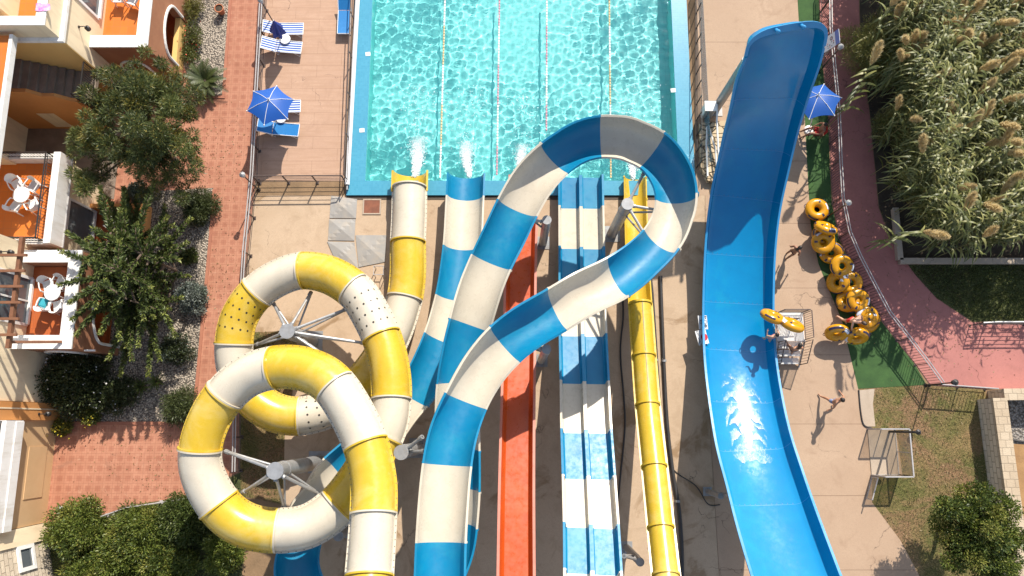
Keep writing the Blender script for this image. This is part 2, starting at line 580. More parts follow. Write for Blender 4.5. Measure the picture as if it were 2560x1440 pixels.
def rubble():
    m, nt, bs = base('rubble_stone')
    cs = coords(nt, 'pos')
    v = nd(nt, 'ShaderNodeTexVoronoi', i_Scale=2.3)
    v.feature = 'DISTANCE_TO_EDGE'
    v2 = nd(nt, 'ShaderNodeTexVoronoi', i_Scale=2.3)
    mp = nd(nt, 'ShaderNodeMapping')
    mp.inputs['Scale'].default_value = (.8, 1.3, 1)
    nt.links.new(cs, mp.inputs[0])
    nt.links.new(mp.outputs[0], v.inputs['Vector'])
    nt.links.new(mp.outputs[0], v2.inputs['Vector'])
    sp = nd(nt, 'ShaderNodeSeparateColor')
    nt.links.new(v2.outputs['Color'], sp.inputs[0])
    col = mixc(nt, sp.outputs[0], (.56, .44, .29), (.46, .35, .22))
    edge = ramp(nt, v.outputs['Distance'], .02, .07)
    col = mixc(nt, edge, (.13, .095, .06), col)
    nt.links.new(col, bs.inputs['Base Color'])
    bs.inputs['Roughness'].default_value = .9
    bump(nt, bs, edge, 1.0, .08)
    return m
MAT['rubble'] = rubble()

# ---------------------------------------------------------------- world, sun, camera
w = bpy.data.worlds.new('World')
S.world = w
w.use_nodes = True
ELEV = 41.0
sd = V((.39, 1.0, 0)).normalized()
sky = nd(w.node_tree, 'ShaderNodeTexSky')
sky.sky_type = 'NISHITA'
sky.sun_disc = False
sky.sun_elevation = R(ELEV)
sky.sun_rotation = math.atan2(sd.x, sd.y)
hz = nd(w.node_tree, 'ShaderNodeHueSaturation', i_Saturation=.72)
w.node_tree.links.new(sky.outputs[0], hz.inputs['Color'])
w.node_tree.links.new(hz.outputs[0], w.node_tree.nodes['Background'].inputs[0])
w.node_tree.nodes['Background'].inputs[1].default_value = .12
sl = bpy.data.lights.new('sun', 'SUN')
sl.energy = 4.2
sl.angle = R(.53)
sl.color = (1.0, .93, .82)
sl.cycles.is_caustics_light = True
so = bpy.data.objects.new('sun', sl)
COL.objects.link(so)
dv = sd * math.cos(R(ELEV)) + V((0, 0, math.sin(R(ELEV))))
so.rotation_euler = dv.to_track_quat('Z', 'Y').to_euler()
so.location = dv * 60
cam = bpy.data.cameras.new('camera')
cam.sensor_width = 36
cam.lens = 36 * F / 2560
cam.clip_end = 800
co_ = bpy.data.objects.new('camera', cam)
COL.objects.link(co_)
co_.location = (0, 0, H)
co_.rotation_euler = (T, 0, 0)
S.camera = co_
S.view_settings.view_transform = 'Standard'
S.view_settings.look = 'None'
S.view_settings.gamma = 1
S.view_settings.exposure = .82
# ================================================================ SETTING
m = MAT
PX0, PX1, PY0, PY1 = -6.98, 7.95, 11.38, 27.0      # pool water
g = MB()
for a, b in (((-140, -120), (140, PY0 - .1)), ((-140, PY1 + .1), (140, 160)), ((-140, PY0 - .1), (PX0 - .1, PY1 + .1)), ((PX1 + .1, PY0 - .1), (140, PY1 + .1))):
    g.add([(a[0], a[1], 0), (b[0], a[1], 0), (b[0], b[1], 0), (a[0], b[1], 0)], [(0, 1, 2, 3)])
structure(g.build('ground', m['earth']))

sheet('terracotta_path', [(662, -60), (655, 0), (637, 480), (612, 690), (598, 1010), (597, 1180), (472, 1240), (330, 1262), (255, 1288), (100, 1320), (60, 1100), (60, 300), (300, -60)], .008, m['terracotta'])
sheet('gravel_bed', [(440, -60), (578, -60), (558, 240), (488, 241), (455, 150), (440, 60)], .016, m['gravel'])
sheet('gravel_bed', [(534, 470), (524, 600), (487, 1000), (478, 1056), (140, 1056), (150, 900), (225, 620), (360, 600), (380, 478)], .016, m['gravel'])
def kerb(px, wd=.14, h=.05, mat='terra_plain'):
    b = MB()
    pts = [at(x, y, 0) for x, y in px]
    for p, q in zip(pts, pts[1:]):
        d = (q - p).normalized() * wd * .5
        b.bar(p + V((0, 0, h / 2)) + d, q + V((0, 0, h / 2)) - d, wd, h)
        b.box(q + V((0, 0, h / 2)), (wd + .01, wd + .01, h + .006))
    structure(b.build('terracotta_kerb', m[mat]))
kerb([(579, -40), (559, 243), (486, 243)])
kerb([(536, 470), (526, 600), (489, 1000), (478, 1058), (150, 1058)])
sheet('pool_deck', [(664, -60), (657, 0), (639, 452), (860, 452), (872, 200), (888, -60)], .012, m['deck'])
sheet('concrete_apron', [(641, 452), (615, 690), (607, 832), (745, 826), (735, 960), (712, 1090), (704, 1480), (1800, 1480), (1764, 900), (1762, 700), (1762, 489), (640, 489)], .010, m['apron'])
sheet('concrete_plaza', [(1738, -60), (1990, -60), (1996, 40), (2012, 300), (2018, 420), (2026, 560), (2046, 660), (2070, 720), (2104, 800), (2145, 972), (2165, 1060), (2180, 1080), (2240, 1078), (2256, 1190), (2180, 1192), (2180, 1256), (2250, 1350), (2320, 1480), (1801, 1480), (1765, 900), (1763, 489), (1738, 489)], .012, m['plaza'])
sheet('lawn', [(607, 832), (746, 826), (736, 960), (713, 1090), (705, 1260), (600, 1240), (600, 1010)], .006, m['lawn'])
sheet('lawn', [(2140, 960), (2320, 962), (2462, 974), (2466, 1000), (2530, 1480), (2318, 1480), (2248, 1350), (2178, 1256), (2178, 1060)], .006, m['lawn'])
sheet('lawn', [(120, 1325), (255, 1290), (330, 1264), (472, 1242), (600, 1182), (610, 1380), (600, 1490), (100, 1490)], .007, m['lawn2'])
sheet('turf_strip', [(1990, -60), (1996, 40), (2012, 300), (2018, 420), (2026, 560), (2046, 660), (2070, 720), (2104, 800), (2145, 972), (2316, 962), (2288, 913), (2240, 852), (2192, 790), (2155, 720), (2122, 655), (2096, 595), (2079, 510), (2074, 420), (2070, 300), (2052, 127), (2044, -60)], .016, m['turf'])
sheet('red_path', [(2046, -60), (2054, 127), (2072, 300), (2076, 420), (2081, 510), (2098, 595), (2124, 655), (2157, 720), (2194, 790), (2242, 852), (2290, 913), (2324, 962), (2462, 972), (2640, 972), (2640, 806), (2430, 806), (2340, 745), (2290, 690), (2225, 600), (2196, 520), (2175, 300), (2150, 100), (2145, -60)], .014, m['path_red'])
sheet('pale_path', [(2146, 976), (2186, 972), (2182, 1010), (2188, 1066), (2160, 1066)], .013, m['pale_path'])
sheet('planting_soil', [(2147, -60), (2152, 100), (2177, 300), (2198, 520), (2250, 650), (2700, 652), (2700, -60)], .007, m['darkearth'])
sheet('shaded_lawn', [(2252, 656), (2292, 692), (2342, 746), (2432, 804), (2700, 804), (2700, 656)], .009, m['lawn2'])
sheet('gravel_yard', [(2520, 985), (2700, 985), (2700, 1110), (2530, 1110)], .010, m['gravel2'])
sheet('earth_yard', [(2528, 1110), (2700, 1110), (2700, 1490), (2560, 1490)], .011, m['brownearth'])

# ---------------------------------------------------------------- pool
fm, nt, bs = base('pool_floor_tiles')
cs = coords(nt, 'pos')
sep = nd(nt, 'ShaderNodeSeparateXYZ')
nt.links.new(cs, sep.inputs[0])
col = mixc(nt, noise(nt, cs, .5, 4, .6, 0, .35, .7), (.195, .655, .645), (.16, .60, .60))
br = nd(nt, 'ShaderNodeTexBrick', offset=0)
for k, v_ in (('Scale', 1), ('Brick Width', .25), ('Row Height', .25), ('Mortar Size', .008)):
    br.inputs[k].default_value = v_
br.inputs['Color1'].default_value = br.inputs['Color2'].default_value = (1, 1, 1, 1)
br.inputs['Mortar'].default_value = (.78, .84, .86, 1)
nt.links.new(cs, br.inputs['Vector'])
col = mixc(nt, 1, col, br.outputs[0], 'MULTIPLY')
nt.links.new(col, bs.inputs['Base Color'])
bs.inputs['Roughness'].default_value = .5
lanedark = M('lane_tile_teal', (.09, .46, .47), (.10, .50, .50), rough=.5)
D = -1.25
b = MB()
nx, ny = 16, 16
b.add([(PX0, PY0, D), (PX1, PY0, D), (PX1, PY1, D), (PX0, PY1, D), (PX0, PY0, .08), (PX1, PY0, .08), (PX1, PY1, .08), (PX0, PY1, .08)],
      [(0, 1, 2, 3), (4, 5, 1, 0), (5, 6, 2, 1), (6, 7, 3, 2), (7, 4, 0, 3)])
for lx in ():
    b.add([(lx - .11, PY0 + .5, D + .006), (lx + .11, PY0 + .5, D + .006), (lx + .11, PY1, D + .006), (lx - .11, PY1, D + .006)], [(0, 1, 2, 3)], 1)
pf = structure(b.build('pool_basin', fm))
pf.cycles.is_caustics_receiver = True
rim = MB()
ox0, ox1, oy0 = -7.86, 8.72, 10.66
rim.box2((ox0, oy0, 0), (ox1, PY0 - .002, .11))
rim.box2((ox0, PY0, 0), (PX0 - .002, PY1, .11))
rim.box2((PX1 + .002, PY0, 0), (ox1, PY1, .11))
structure(rim.build('pool_rim', m['mosaic']))
drk = MB()
drk.box2((ox0, oy0 - .20, .0), (ox1, oy0 - .004, .022))
structure(drk.build('rim_shadow_strip', M('rim_shadow_dark', (.06, .045, .035), (.09, .07, .05), scale=20, rough=.8)))  # dark strip painted in for the shadow line below the pool's south rim
# water: a real rippled surface; the web of light on the floor is refracted sunlight
wr = random.Random(5)
WV = []
for i in range(38):
    L = wr.uniform(.2, .6)
    a = wr.uniform(0, 2 * math.pi)
    k = 2 * math.pi / L
    WV.append((k * math.cos(a), k * math.sin(a), wr.uniform(0, 6.28), .0112 * L ** 2))
st = .036
xs = np.arange(PX0 + .001, PX1, st)
xs[-1] = PX1 - .001
ys = np.arange(PY0 + .001, 25.0, st)
gx, gy = np.meshgrid(xs, ys)
amp = .56 + .36 * np.sin(gx * .55 + 1.2 * np.sin(gy * .4)) * np.sin(gy * .5 + .8)
# churned-up water where the chutes pour in
for jx in (-4.6, -2.2, .45, 5.8):
    d2 = ((gx - jx) / 1.0) ** 2 + ((gy - 12.9) / 2.0) ** 2
    amp = amp + .75 * np.exp(-d2)
gz = np.zeros_like(gx)
for kx, ky, ph, A in WV:
    gz += A * np.sin(kx * gx + ky * gy + ph)
for i in range(14):
    L = wr.uniform(.16, .3)
    a = wr.uniform(0, 6.28)
    k = 2 * math.pi / L
    gz += .00022 * np.sin(k * (math.cos(a) * gx + math.sin(a) * gy) + wr.uniform(0, 6.28))
gz = gz * amp - .04
vv = np.stack([gx, gy, gz], -1).reshape(-1, 3)
ny_, nx_ = gx.shape
idx = np.arange(ny_ * nx_).reshape(ny_, nx_)
qq = np.stack([idx[:-1, :-1], idx[:-1, 1:], idx[1:, 1:], idx[1:, :-1]], -1).reshape(-1, 4)
wm, nt, bs = base('pool_water')
bs.inputs['Transmission Weight'].default_value = 1
bs.inputs['Roughness'].default_value = 0
bs.inputs['IOR'].default_value = 1.33
bs.inputs['Base Color'].default_value = (.93, 1, .99, 1)
wo = npmesh('pool_water', vv, qq, wm, smooth=True)
wo['kind'] = 'structure'
wo.cycles.is_caustics_caster = True

for px, py, n in ((920, 135, 'upper'), (905, 326, 'lower'), (1683, 226, 'right')):
    p = at(px, py, .11)
    b = MB()
    b.box((p.x, p.y, .116), (.24, .2, .012), .1)
    for k in range(3):
        b.box((p.x - .06 + .06 * k, p.y, .1232), (.02, .11, .002), .1, 1)
    tag(b.build('depth_marker', [m['whitepaint'], m['bluelip']], loc=(p.x, p.y, .11)), {'upper': 'white depth marker tile on the left pool rim, nearer the top edge', 'lower': 'white depth marker tile on the left pool rim, nearer the yellow chute', 'right': 'white depth marker tile on the right pool rim'}[n], 'depth marker')

# lane ropes
ropes = [((1113, -30), (1100, 446), ('whitepaint', 'yfloat'), 'white and yellow lane rope nearest the left pool edge'),
         ((1249, -30), (1242, 440), ('pfloat', 'whitepaint'), 'pink and white lane rope between the teal chute and the loop slide'),
         ((1367, -30), (1366, 330), ('whitepaint', 'pfloat'), 'white and pink lane rope running under the left arc of the loop slide'),
         ((1523, -30), (1527, 446), ('yfloat', 'whitepaint'), 'yellow and white lane rope nearest the right pool edge')]
m['yfloat'] = M('yellow_float', (.70, .52, .28), rough=.4)
m['pfloat'] = M('pink_float', (.66, .34, .40), rough=.4)
for (p0, p1, ms_, lab) in ropes:
    p, q = at(*p0, .02), at(*p1, .02)
    t = thing('lane_rope', lab, 'lane rope', (q.x, q.y, .02), 'lane ropes across the pool')
    L = (q - p).length
    d = (q - p) / L
    fl = MB()
    pts_, rad_ = [], []
    s_ = 0.05
    while s_ < L:
        for o_, r_ in ((-.065, .016), (-.05, .046), (.05, .046), (.065, .016)):
            pts_.append(p + d * (s_ + o_))
            rad_.append(r_)
        s_ += .15
    fl.tube(pts_, rad_, 7)
    fl.mi = [int((i_ // 28) * .15 / 2.1) % 2 for i_ in range(len(fl.f))]
    fl.build('float_string', [m[ms_[0]], m[ms_[1]]], t, smooth=40)
    MB().tube([p, q], .012, 5).build('cable', m['steel'], t)

# foam where each chute pours into the water: a spreading skin of froth with clots and droplets
def splash(px, py, ln, wd, lab, seed, lean=0.0):
    r = np.random.RandomState(seed)
    base_p = at(px, py, 0)
    vs, qs = [], []
    n = int(4600 * ln)
    for i in range(n):
        t_ = r.rand() ** 1.25
        sp = wd * (.22 + .75 * t_)
        x = base_p.x + r.randn() * sp * .26 + lean * t_ * ln + .05 * math.sin(t_ * 4 + seed)
        y = base_p.y + t_ * ln + r.randn() * .05
        z = .012 + abs(r.randn()) * .03 * (1 - t_ * .6)
        s_ = (.008 + .030 * r.rand() ** 2.0) * (1.2 - .95 * t_)
        o = len(vs)
        a = r.rand() * 6.28
        for dx, dy, dz in ((1, 0, 0), (0, 1, 0), (-1, 0, 0), (0, -1, 0), (0, 0, .8), (0, 0, -.4)):
            vs.append((x + s_ * (dx * math.cos(a) - dy * math.sin(a)), y + s_ * 1.5 * (dx * math.sin(a) + dy * math.cos(a)), z + s_ * dz))
        for f in ((0, 1, 4), (1, 2, 4), (2, 3, 4), (3, 0, 4), (1, 0, 5), (2, 1, 5), (3, 2, 5), (0, 3, 5)):
            qs.append(tuple(o + k for k in f))
    ob = npmesh('splash', vs, qs, m['foam'], smooth=True)
    tag(ob, lab, 'splash', kind='stuff')
def flecks(px, py, ln, wd, n, lab, seed):
    """loose bubbles and flecks of foam drifting off a chute"""
    r = np.random.RandomState(seed)
    b0 = at(px, py, 0)
    vs, qs = [], []
    for i in range(n):
        y = b0.y + ln * r.rand() ** .8
        x = b0.x + r.randn() * wd * (.25 + .5 * (y - b0.y) / ln)
        if not (PX0 + .1 < x < PX1 - .1 and PY0 + .1 < y):
            continue
        s_ = .004 + .012 * r.rand() ** 3
        a = r.rand() * 6.28
        o = len(vs)
        for k in range(5):
            an = a + k * 1.2566
            vs.append((x + s_ * math.cos(an) * (1 + .5 * r.rand()), y + s_ * math.sin(an) * (1 + r.rand()), .012 + .008 * r.rand()))
        qs.append(tuple(range(o, o + 5)))
    tag(npmesh('foam_flecks', vs, qs, m['foam']), lab, 'foam', kind='stuff')
flecks(1040, 430, 4.5, 1.0, 700, 'flecks of foam drifting over the pool from the yellow spiral chute', 11)
flecks(1170, 430, 4.5, 1.0, 700, 'flecks of foam drifting over the pool from the teal chute', 12)
flecks(1310, 430, 4.0, 1.1, 600, 'flecks of foam drifting over the pool beside the loop slide', 13)
flecks(1600, 430, 4.5, 1.3, 700, 'flecks of foam drifting over the pool at the right', 14)
splash(1036, 440, 2.0, .85, 'white froth pouring from the yellow spiral chute into the pool', 1, .12)
splash(1170, 440, 1.75, .7, 'white froth pouring from the teal chute into the pool', 2, -.05)
splash(1302, 440, 1.6, .6, 'white froth from the orange chute under the loop slide', 3, .05)
splash(1584, 446, 1.3, .6, 'white froth at the mouth of the narrow yellow chute', 4, .0)

# ================================================================ SLIDES
def catmull(ctrl, step=.22):
    P = [at(*c) for c in ctrl]
    P = [P[0] * 2 - P[1]] + P + [P[-1] * 2 - P[-2]]
    dense = []
    for i in range(1, len(P) - 2):
        p0, p1, p2, p3 = P[i - 1:i + 3]
        for k in range(14):
            t = k / 14
            dense.append(.5 * ((2 * p1) + (p2 - p0) * t + (2 * p0 - 5 * p1 + 4 * p2 - p3) * t * t + (3 * p1 - p0 - 3 * p2 + p3) * t ** 3))
    dense.append(P[-2])
    for _ in range(3):
        dense = [dense[0]] + [(a + b * 2 + c) / 4 for a, b, c in zip(dense, dense[1:], dense[2:])] + [dense[-1]]
    out = [dense[0]]
    acc = 0
    for a, b in zip(dense, dense[1:]):
        L = (b - a).length
        while acc + L >= step:
            f = (step - acc) / L
            a = a + (b - a) * f
            out.append(a)
            L = (b - a).length
            acc = 0
        acc += L
    return out

def frames(P, k=0.0, bmax=.7):
    n = len(P)
    Ts = [(P[min(i + 1, n - 1)] - P[max(i - 1, 0)]).normalized() for i in range(n)]
    cur = []
    for i in range(n):
        a, b = Ts[max(i - 2, 0)], Ts[min(i + 2, n - 1)]
        d = sum((P[j + 1] - P[j]).length for j in range(max(i - 2, 0), min(i + 2, n - 1)))
        cur.append(math.atan2(a.x * b.y - a.y * b.x, a.x * b.x + a.y * b.y) / max(d, .01))
    for _ in range(12):
        cur = [(cur[max(i - 1, 0)] + 2 * cur[i] + cur[min(i + 1, n - 1)]) / 4 for i in range(n)]
    out = []
    for i in range(n):
        side = Ts[i].cross(V((0, 0, 1))).normalized()
        up = side.cross(Ts[i])
        be = max(-bmax, min(bmax, k * cur[i]))
        out.append((P[i], side * math.cos(be) + up * math.sin(be), up * math.cos(be) - side * math.sin(be), Ts[i]))
    return out

def seams(P, pxs, lo=.8, hi=14.0, step=.22):
    """station index of every joint between slide sections"""
    out = []
    last = 0
    for (x, y) in pxs:
        best = None
        for i in range(last + int(lo / step), min(len(P), last + int(hi / step))):
            u, v_ = pix(P[i])
            d = (u - x) ** 2 + (v_ - y) ** 2
            if best is None or d < best[0]:
                best = (d, i)
        last = best[1] if best else last + 4
        out.append(last)
    return out

def sweep(mb, fr, prof, mi=0, closed=True, cap=True, scale=None):
    n = len(prof)
    vs = []
    for q, (p, s_, u, t) in enumerate(fr):
        sc = scale[q] if scale else 1
        for a, b_ in prof:
            vs.append(p + s_ * a * sc + u * b_)
    fs = []
    rng = n if closed else n - 1
    for i in range(len(fr) - 1):
        for j in range(rng):
            a, b_ = i * n + j, i * n + (j + 1) % n
            fs.append((a, b_, b_ + n, a + n))
    if cap and closed:
        fs.append(tuple(range(n))[::-1])
        fs.append(tuple((len(fr) - 1) * n + j for j in range(n)))
    mb.add(vs, fs, mi)

def circ(r, n=30, a0=0, a1=2 * math.pi):
    k = n if abs(a1 - a0 - 2 * math.pi) < 1e-6 else n + 1
    return [(r * math.cos(a0 + (a1 - a0) * i / n), r * math.sin(a0 + (a1 - a0) * i / n)) for i in range(k)]

def trough_prof(r, ang, lip=.09, th=.035):
    inn = [(r * math.sin(a), r - r * math.cos(a)) for a in [R(-ang + 2 * ang * i / 18) for i in range(19)]]
    l, rr = inn[0], inn[-1]
    pts = [(l[0] - lip, l[1]), (l[0] - lip * .15, l[1] + .012)] + inn[1:-1] + [(rr[0] + lip * .15, rr[1] + .012), (rr[0] + lip, rr[1])]
    out = [((r + th) * math.sin(a), r - (r + th) * math.cos(a)) for a in [R(ang - 4 - 2 * (ang - 4) * i / 12) for i in range(13)]]
    pts += [(rr[0] + lip, rr[1] - .05), (rr[0] + th + .012, rr[1] - .05)] + out + [(l[0] - th - .012, l[1] - .05), (l[0] - lip, l[1] - .05)]
    return pts

def spin(fr_, d):
    p, s_, u, t = fr_
    return (p + t * d, s_, u, t)

# ---- yellow and cream tube spiral
ctrl = [(914, 1560, 8.5), (920, 1500, 8.1), (924, 1430, 7.7), (934, 1278, 7.2), (932, 1190, 6.9), (905, 1085, 6.65), (838, 968, 6.35), (770, 925, 6.15), (690, 918, 5.95), (610, 945, 5.75), (545, 1010, 5.6), (505, 1100, 5.45), (505, 1180, 5.3), (550, 1265, 5.1), (612, 1312, 4.95), (690, 1326, 4.8), (770, 1315, 4.6), (840, 1268, 4.45), (893, 1203, 4.25), (938, 1130, 4.05), (970, 1060, 3.9), (979, 990, 3.75), (974, 920, 3.6), (955, 845, 3.45), (918, 770, 3.3), (885, 725, 3.2), (825, 688, 3.08), (757, 676, 2.97), (695, 695, 2.86), (640, 733, 2.75), (600, 790, 2.63), (585, 857, 2.5), (592, 925, 2.35), (626, 988, 2.2), (685, 1030, 2.05), (752, 1040, 1.9), (825, 1020, 1.72), (890, 970, 1.55), (945, 905, 1.4), (985, 830, 1.25), (1012, 745, 1.1), (1020, 680, 1.02), (1020, 605, .95), (1023, 540, .88), (1024, 470, .8), (1025, 430, .77)]
P = catmull(ctrl)
FR = frames(P)
sq = [(924, 1432), (934, 1278), (915, 1105), (838, 966), (690, 917), (561, 980), (503, 1120), (548, 1265), (686, 1326), (840, 1268), (952, 1095), (978, 990), (957, 843), (887, 724), (756, 676), (639, 732), (585, 857), (600, 940), (752, 1040), (866, 990), (963, 868), (1012, 745), (1019, 607), (1024, 470)]
si = [0] + seams(P, sq) + [len(P) - 1]
colr = ['yellow', 'cream'] * 20
perf = {13, 16, 19}
tube = thing('tube_slide', 'yellow and cream enclosed tube slide looping twice down to the pool', 'water slide', (at(1024, 430).x, at(1024, 430).y, 0))
RT = .735
for k in range(len(si) - 1):
    i0, i1 = si[k], si[k + 1]
    fr = FR[i0:i1 + 1]
    c = colr[k]
    b = MB()
    last = k == len(si) - 2
    if last:                                   # open run-out trough
        pr = [(a, b_ - RT + .0) for a, b_ in trough_prof(RT + .02, 92, .10)]
        sweep(b, [FR[i0 - 1]] + fr + [spin(fr[-1], .15)], pr)
    else:
        sweep(b, fr, circ(RT), 0, cap=False)
        sweep(b, fr, circ(RT - .02, 20)[::-1], 0, cap=False)
        for f0, dd in ((fr[0], .06), (fr[-1], -.06)):
            e = [f0, spin(f0, dd)]
            if dd < 0:
                e = e[::-1]
            ring_p = circ(RT + .075)
            sweep(b, e, ring_p, 0)
        for sg in (-1, 1):                      # long side flanges, with their bolts
            a = sg
            sweep(b, fr, [(a * (RT - .02), -.02), (a * (RT + .085), -.02), (a * (RT + .085), .025), (a * (RT - .02), .025)][::sg], 0)
            for j in range(1, len(fr) - 1):
                p, s_, u, t = fr[j]
                cc = p + s_ * a * (RT + .05) + u * .029
                b.add([cc + t * .024, cc + s_ * .024, cc - t * .024, cc - s_ * .024], [(0, 1, 2, 3)], 1)
    if k in perf:
        for row in range(len(fr)):
            if row % 2 == 0 and 1 < row < len(fr) - 2:
                p, s_, u, t = fr[row]
                for j in range(6):
                    an = R(26 + j * 25 + (12 if (row // 2) % 2 else 0))
                    nrm = s_ * math.cos(an) + u * math.sin(an)
                    tg = nrm.cross(t)
                    cc = p + nrm * (RT + .004)
                    b.add([cc + (t * math.cos(q * R(45)) + tg * math.sin(q * R(45))) * .046 for q in range(8)], [tuple(range(8))], 1)
                    if nrm.dot(V((0, 0, 1))) < -2:
                        pass
    o = b.build('tube_section' if not last else 'runout_trough', [m[c], m['hole'] if k in perf else m['bolt']], tube, smooth=38)
    if k in perf:
        o['label'] = c + ' tube section dotted with dark round vents'

# ---- cream and blue open loop slide
ctrl = [(1100, 1560, 6.55), (1104, 1460, 6.4), (1108, 1360, 6.25), (1111, 1250, 6.1), (1117, 1150, 5.98), (1130, 1060, 5.88), (1153, 985, 5.82), (1195, 918, 5.76), (1250, 862, 5.7), (1315, 812, 5.64), (1383, 773, 5.58), (1460, 742, 5.52), (1535, 708, 5.45), (1605, 672, 5.37), (1662, 622, 5.3), (1698, 562, 5.2), (1708, 500, 5.12), (1692, 437, 5.05), (1648, 378, 4.97), (1580, 343, 4.9), (1502, 332, 4.8), (1430, 350, 4.7), (1368, 395, 4.6), (1322, 460, 4.5), (1290, 525, 4.4), (1262, 595, 4.3), (1234, 668, 4.2), (1200, 738, 4.08), (1168, 805, 3.95), (1148, 880, 3.8), (1143, 960, 3.65), (1146, 1050, 3.5), (1150, 1150, 3.35), (1151, 1250, 3.22), (1146, 1340, 3.1), (1125, 1450, 2.95), (1060, 1560, 2.8), (960, 1620, 2.65), (850, 1610, 2.5), (775, 1530, 2.35), (752, 1440, 2.2), (740, 1370, 2.1), (742, 1310, 2.0), (775, 1245, 1.85), (850, 1180, 1.7), (940, 1112, 1.55), (1020, 1040, 1.4), (1070, 955, 1.25), (1108, 870, 1.1), (1137, 790, .95), (1154, 700, .8), (1161, 600, .65), (1165, 520, .55), (1168, 436, .5)]
P = catmull(ctrl)
FR = frames(P, 2.1, .62)
sq = [(1108, 1350), (1114, 1163), (1147, 995), (1250, 862), (1383, 774), (1535, 710), (1660, 630), (1706, 508), (1644, 376), (1502, 332), (1369, 395), (1292, 522), (1235, 668), (1166, 806), (1143, 960), (1148, 1118), (1150, 1218), (1148, 1312), (1110, 1480), (1020, 1600), (890, 1620), (790, 1550), (743, 1335), (842, 1186), (905, 1138), (1046, 1000), (1112, 862), (1146, 752), (1160, 622), (1166, 498)]
si = [0] + seams(P, sq) + [len(P) - 1]
loop = thing('loop_slide', 'blue and cream open slide curling in a big loop over the pool edge', 'water slide', (at(1168, 436).x, at(1168, 436).y, 0))
tp = trough_prof(.80, 86)
for k in range(len(si) - 1):
    fr = FR[si[k]:si[k + 1] + 1]
    b = MB()
    sweep(b, fr, tp)
    ol = [(a * 1.0, b_) for a, b_ in trough_prof(.85, 82, .05, .05)]
    e = [fr[0], spin(fr[0], .07)]
    ol = [(a, c - .06) for a, c in ol]
    sweep(b, e, ol)
    b.build('slide_section', m['blue'] if k % 2 == 0 else m['cream'], loop, smooth=35)

def straight(name, lab, ctrl, sq, prof, mats, part='slide_section', scale=None, step=.22, foot=None):
    P = catmull(ctrl, step)
    FR = frames(P)
    si = [0] + seams(P, sq, .4, 30) + [len(P) - 1]
    f = foot or P[0]
    t = thing(name, lab, 'water slide', (f.x, f.y, 0))
    for k in range(len(si) - 1):
        fr = FR[si[k]:si[k + 1] + 1]
        if len(fr) < 2:
            continue
        b = MB()
        sweep(b, fr, prof)
        low = [(a * .97, c - .05) for a, c in prof]
        sweep(b, [fr[0], spin(fr[0], .06)], low)
        b.build(part, m[mats[k % len(mats)]], t, smooth=35)
    return t, P, FR, si

# ---- orange single chute
op = [(-.72, .46), (-.63, .46), (-.52, .06), (-.45, 0), (.45, 0), (.52, .06), (.63, .46), (.72, .46), (.72, .40), (.66, .40), (.56, -.02), (.46, -.05), (-.46, -.05), (-.56, -.02), (-.66, .40), (-.72, .40)]
P = catmull([(1310, 448, .5), (1308, 500, .58), (1304, 580, .75), (1301, 680, 1.0), (1299, 800, 1.4), (1297, 900, 1.85), (1295, 1000, 2.3), (1293, 1100, 2.75), (1291, 1250, 3.45), (1290, 1440, 4.3), (1289, 1560, 4.9)])
FR = frames(P)
ora = thing('straight_slide', 'straight orange open slide between the loop slide and the double slide', 'water slide', (P[0].x, P[0].y, 0))
si = [0] + seams(P, [(1303, 610), (1298, 850), (1297, 940), (1294, 1088), (1292, 1213), (1290, 1363)], .4, 30) + [len(P) - 1]
for k in range(len(si) - 1):
    fr = FR[si[k]:si[k + 1] + 1]
    b = MB()
    sweep(b, fr, op)
    b.build('slide_section', m['orange'], ora, smooth=35)
    for sg in (-1, 1):
        lp = MB()
        sweep(lp, fr, [(sg * .62, .463), (sg * .725, .463), (sg * .725, .478), (sg * .62, .478)][::sg])
        lp.build('rail_lip', m['orangelip'], ora)

# ---- blue and cream double slide
dp = [(-1.06, .46), (-.97, .47), (-.93, .07), (-.86, 0), (-.15, 0), (-.10, .05), (-.075, .34), (.075, .34), (.10, .05), (.15, 0), (.86, 0), (.93, .07), (.97, .47), (1.06, .46), (1.06, .40), (1.0, .40), (.97, -.05), (-.97, -.05), (-1.0, .40), (-1.06, .40)]
straight('double_slide', 'two lane straight slide in blue and cream bands beside the orange slide',
         [(1450, 444, .4), (1451, 520, .45), (1452, 600, .55), (1453, 700, .75), (1455, 830, 1.2), (1459, 950, 1.8), (1462, 1050, 2.4), (1466, 1130, 3.0), (1470, 1210, 3.6), (1475, 1320, 4.5), (1479, 1440, 5.5), (1483, 1560, 6.4)],
         [(1450, 517), (1452, 622), (1453, 740), (1455, 847), (1457, 962), (1462, 1078), (1469, 1197), (1475, 1317), (1479, 1437)], dp, ['blue', 'cream'])

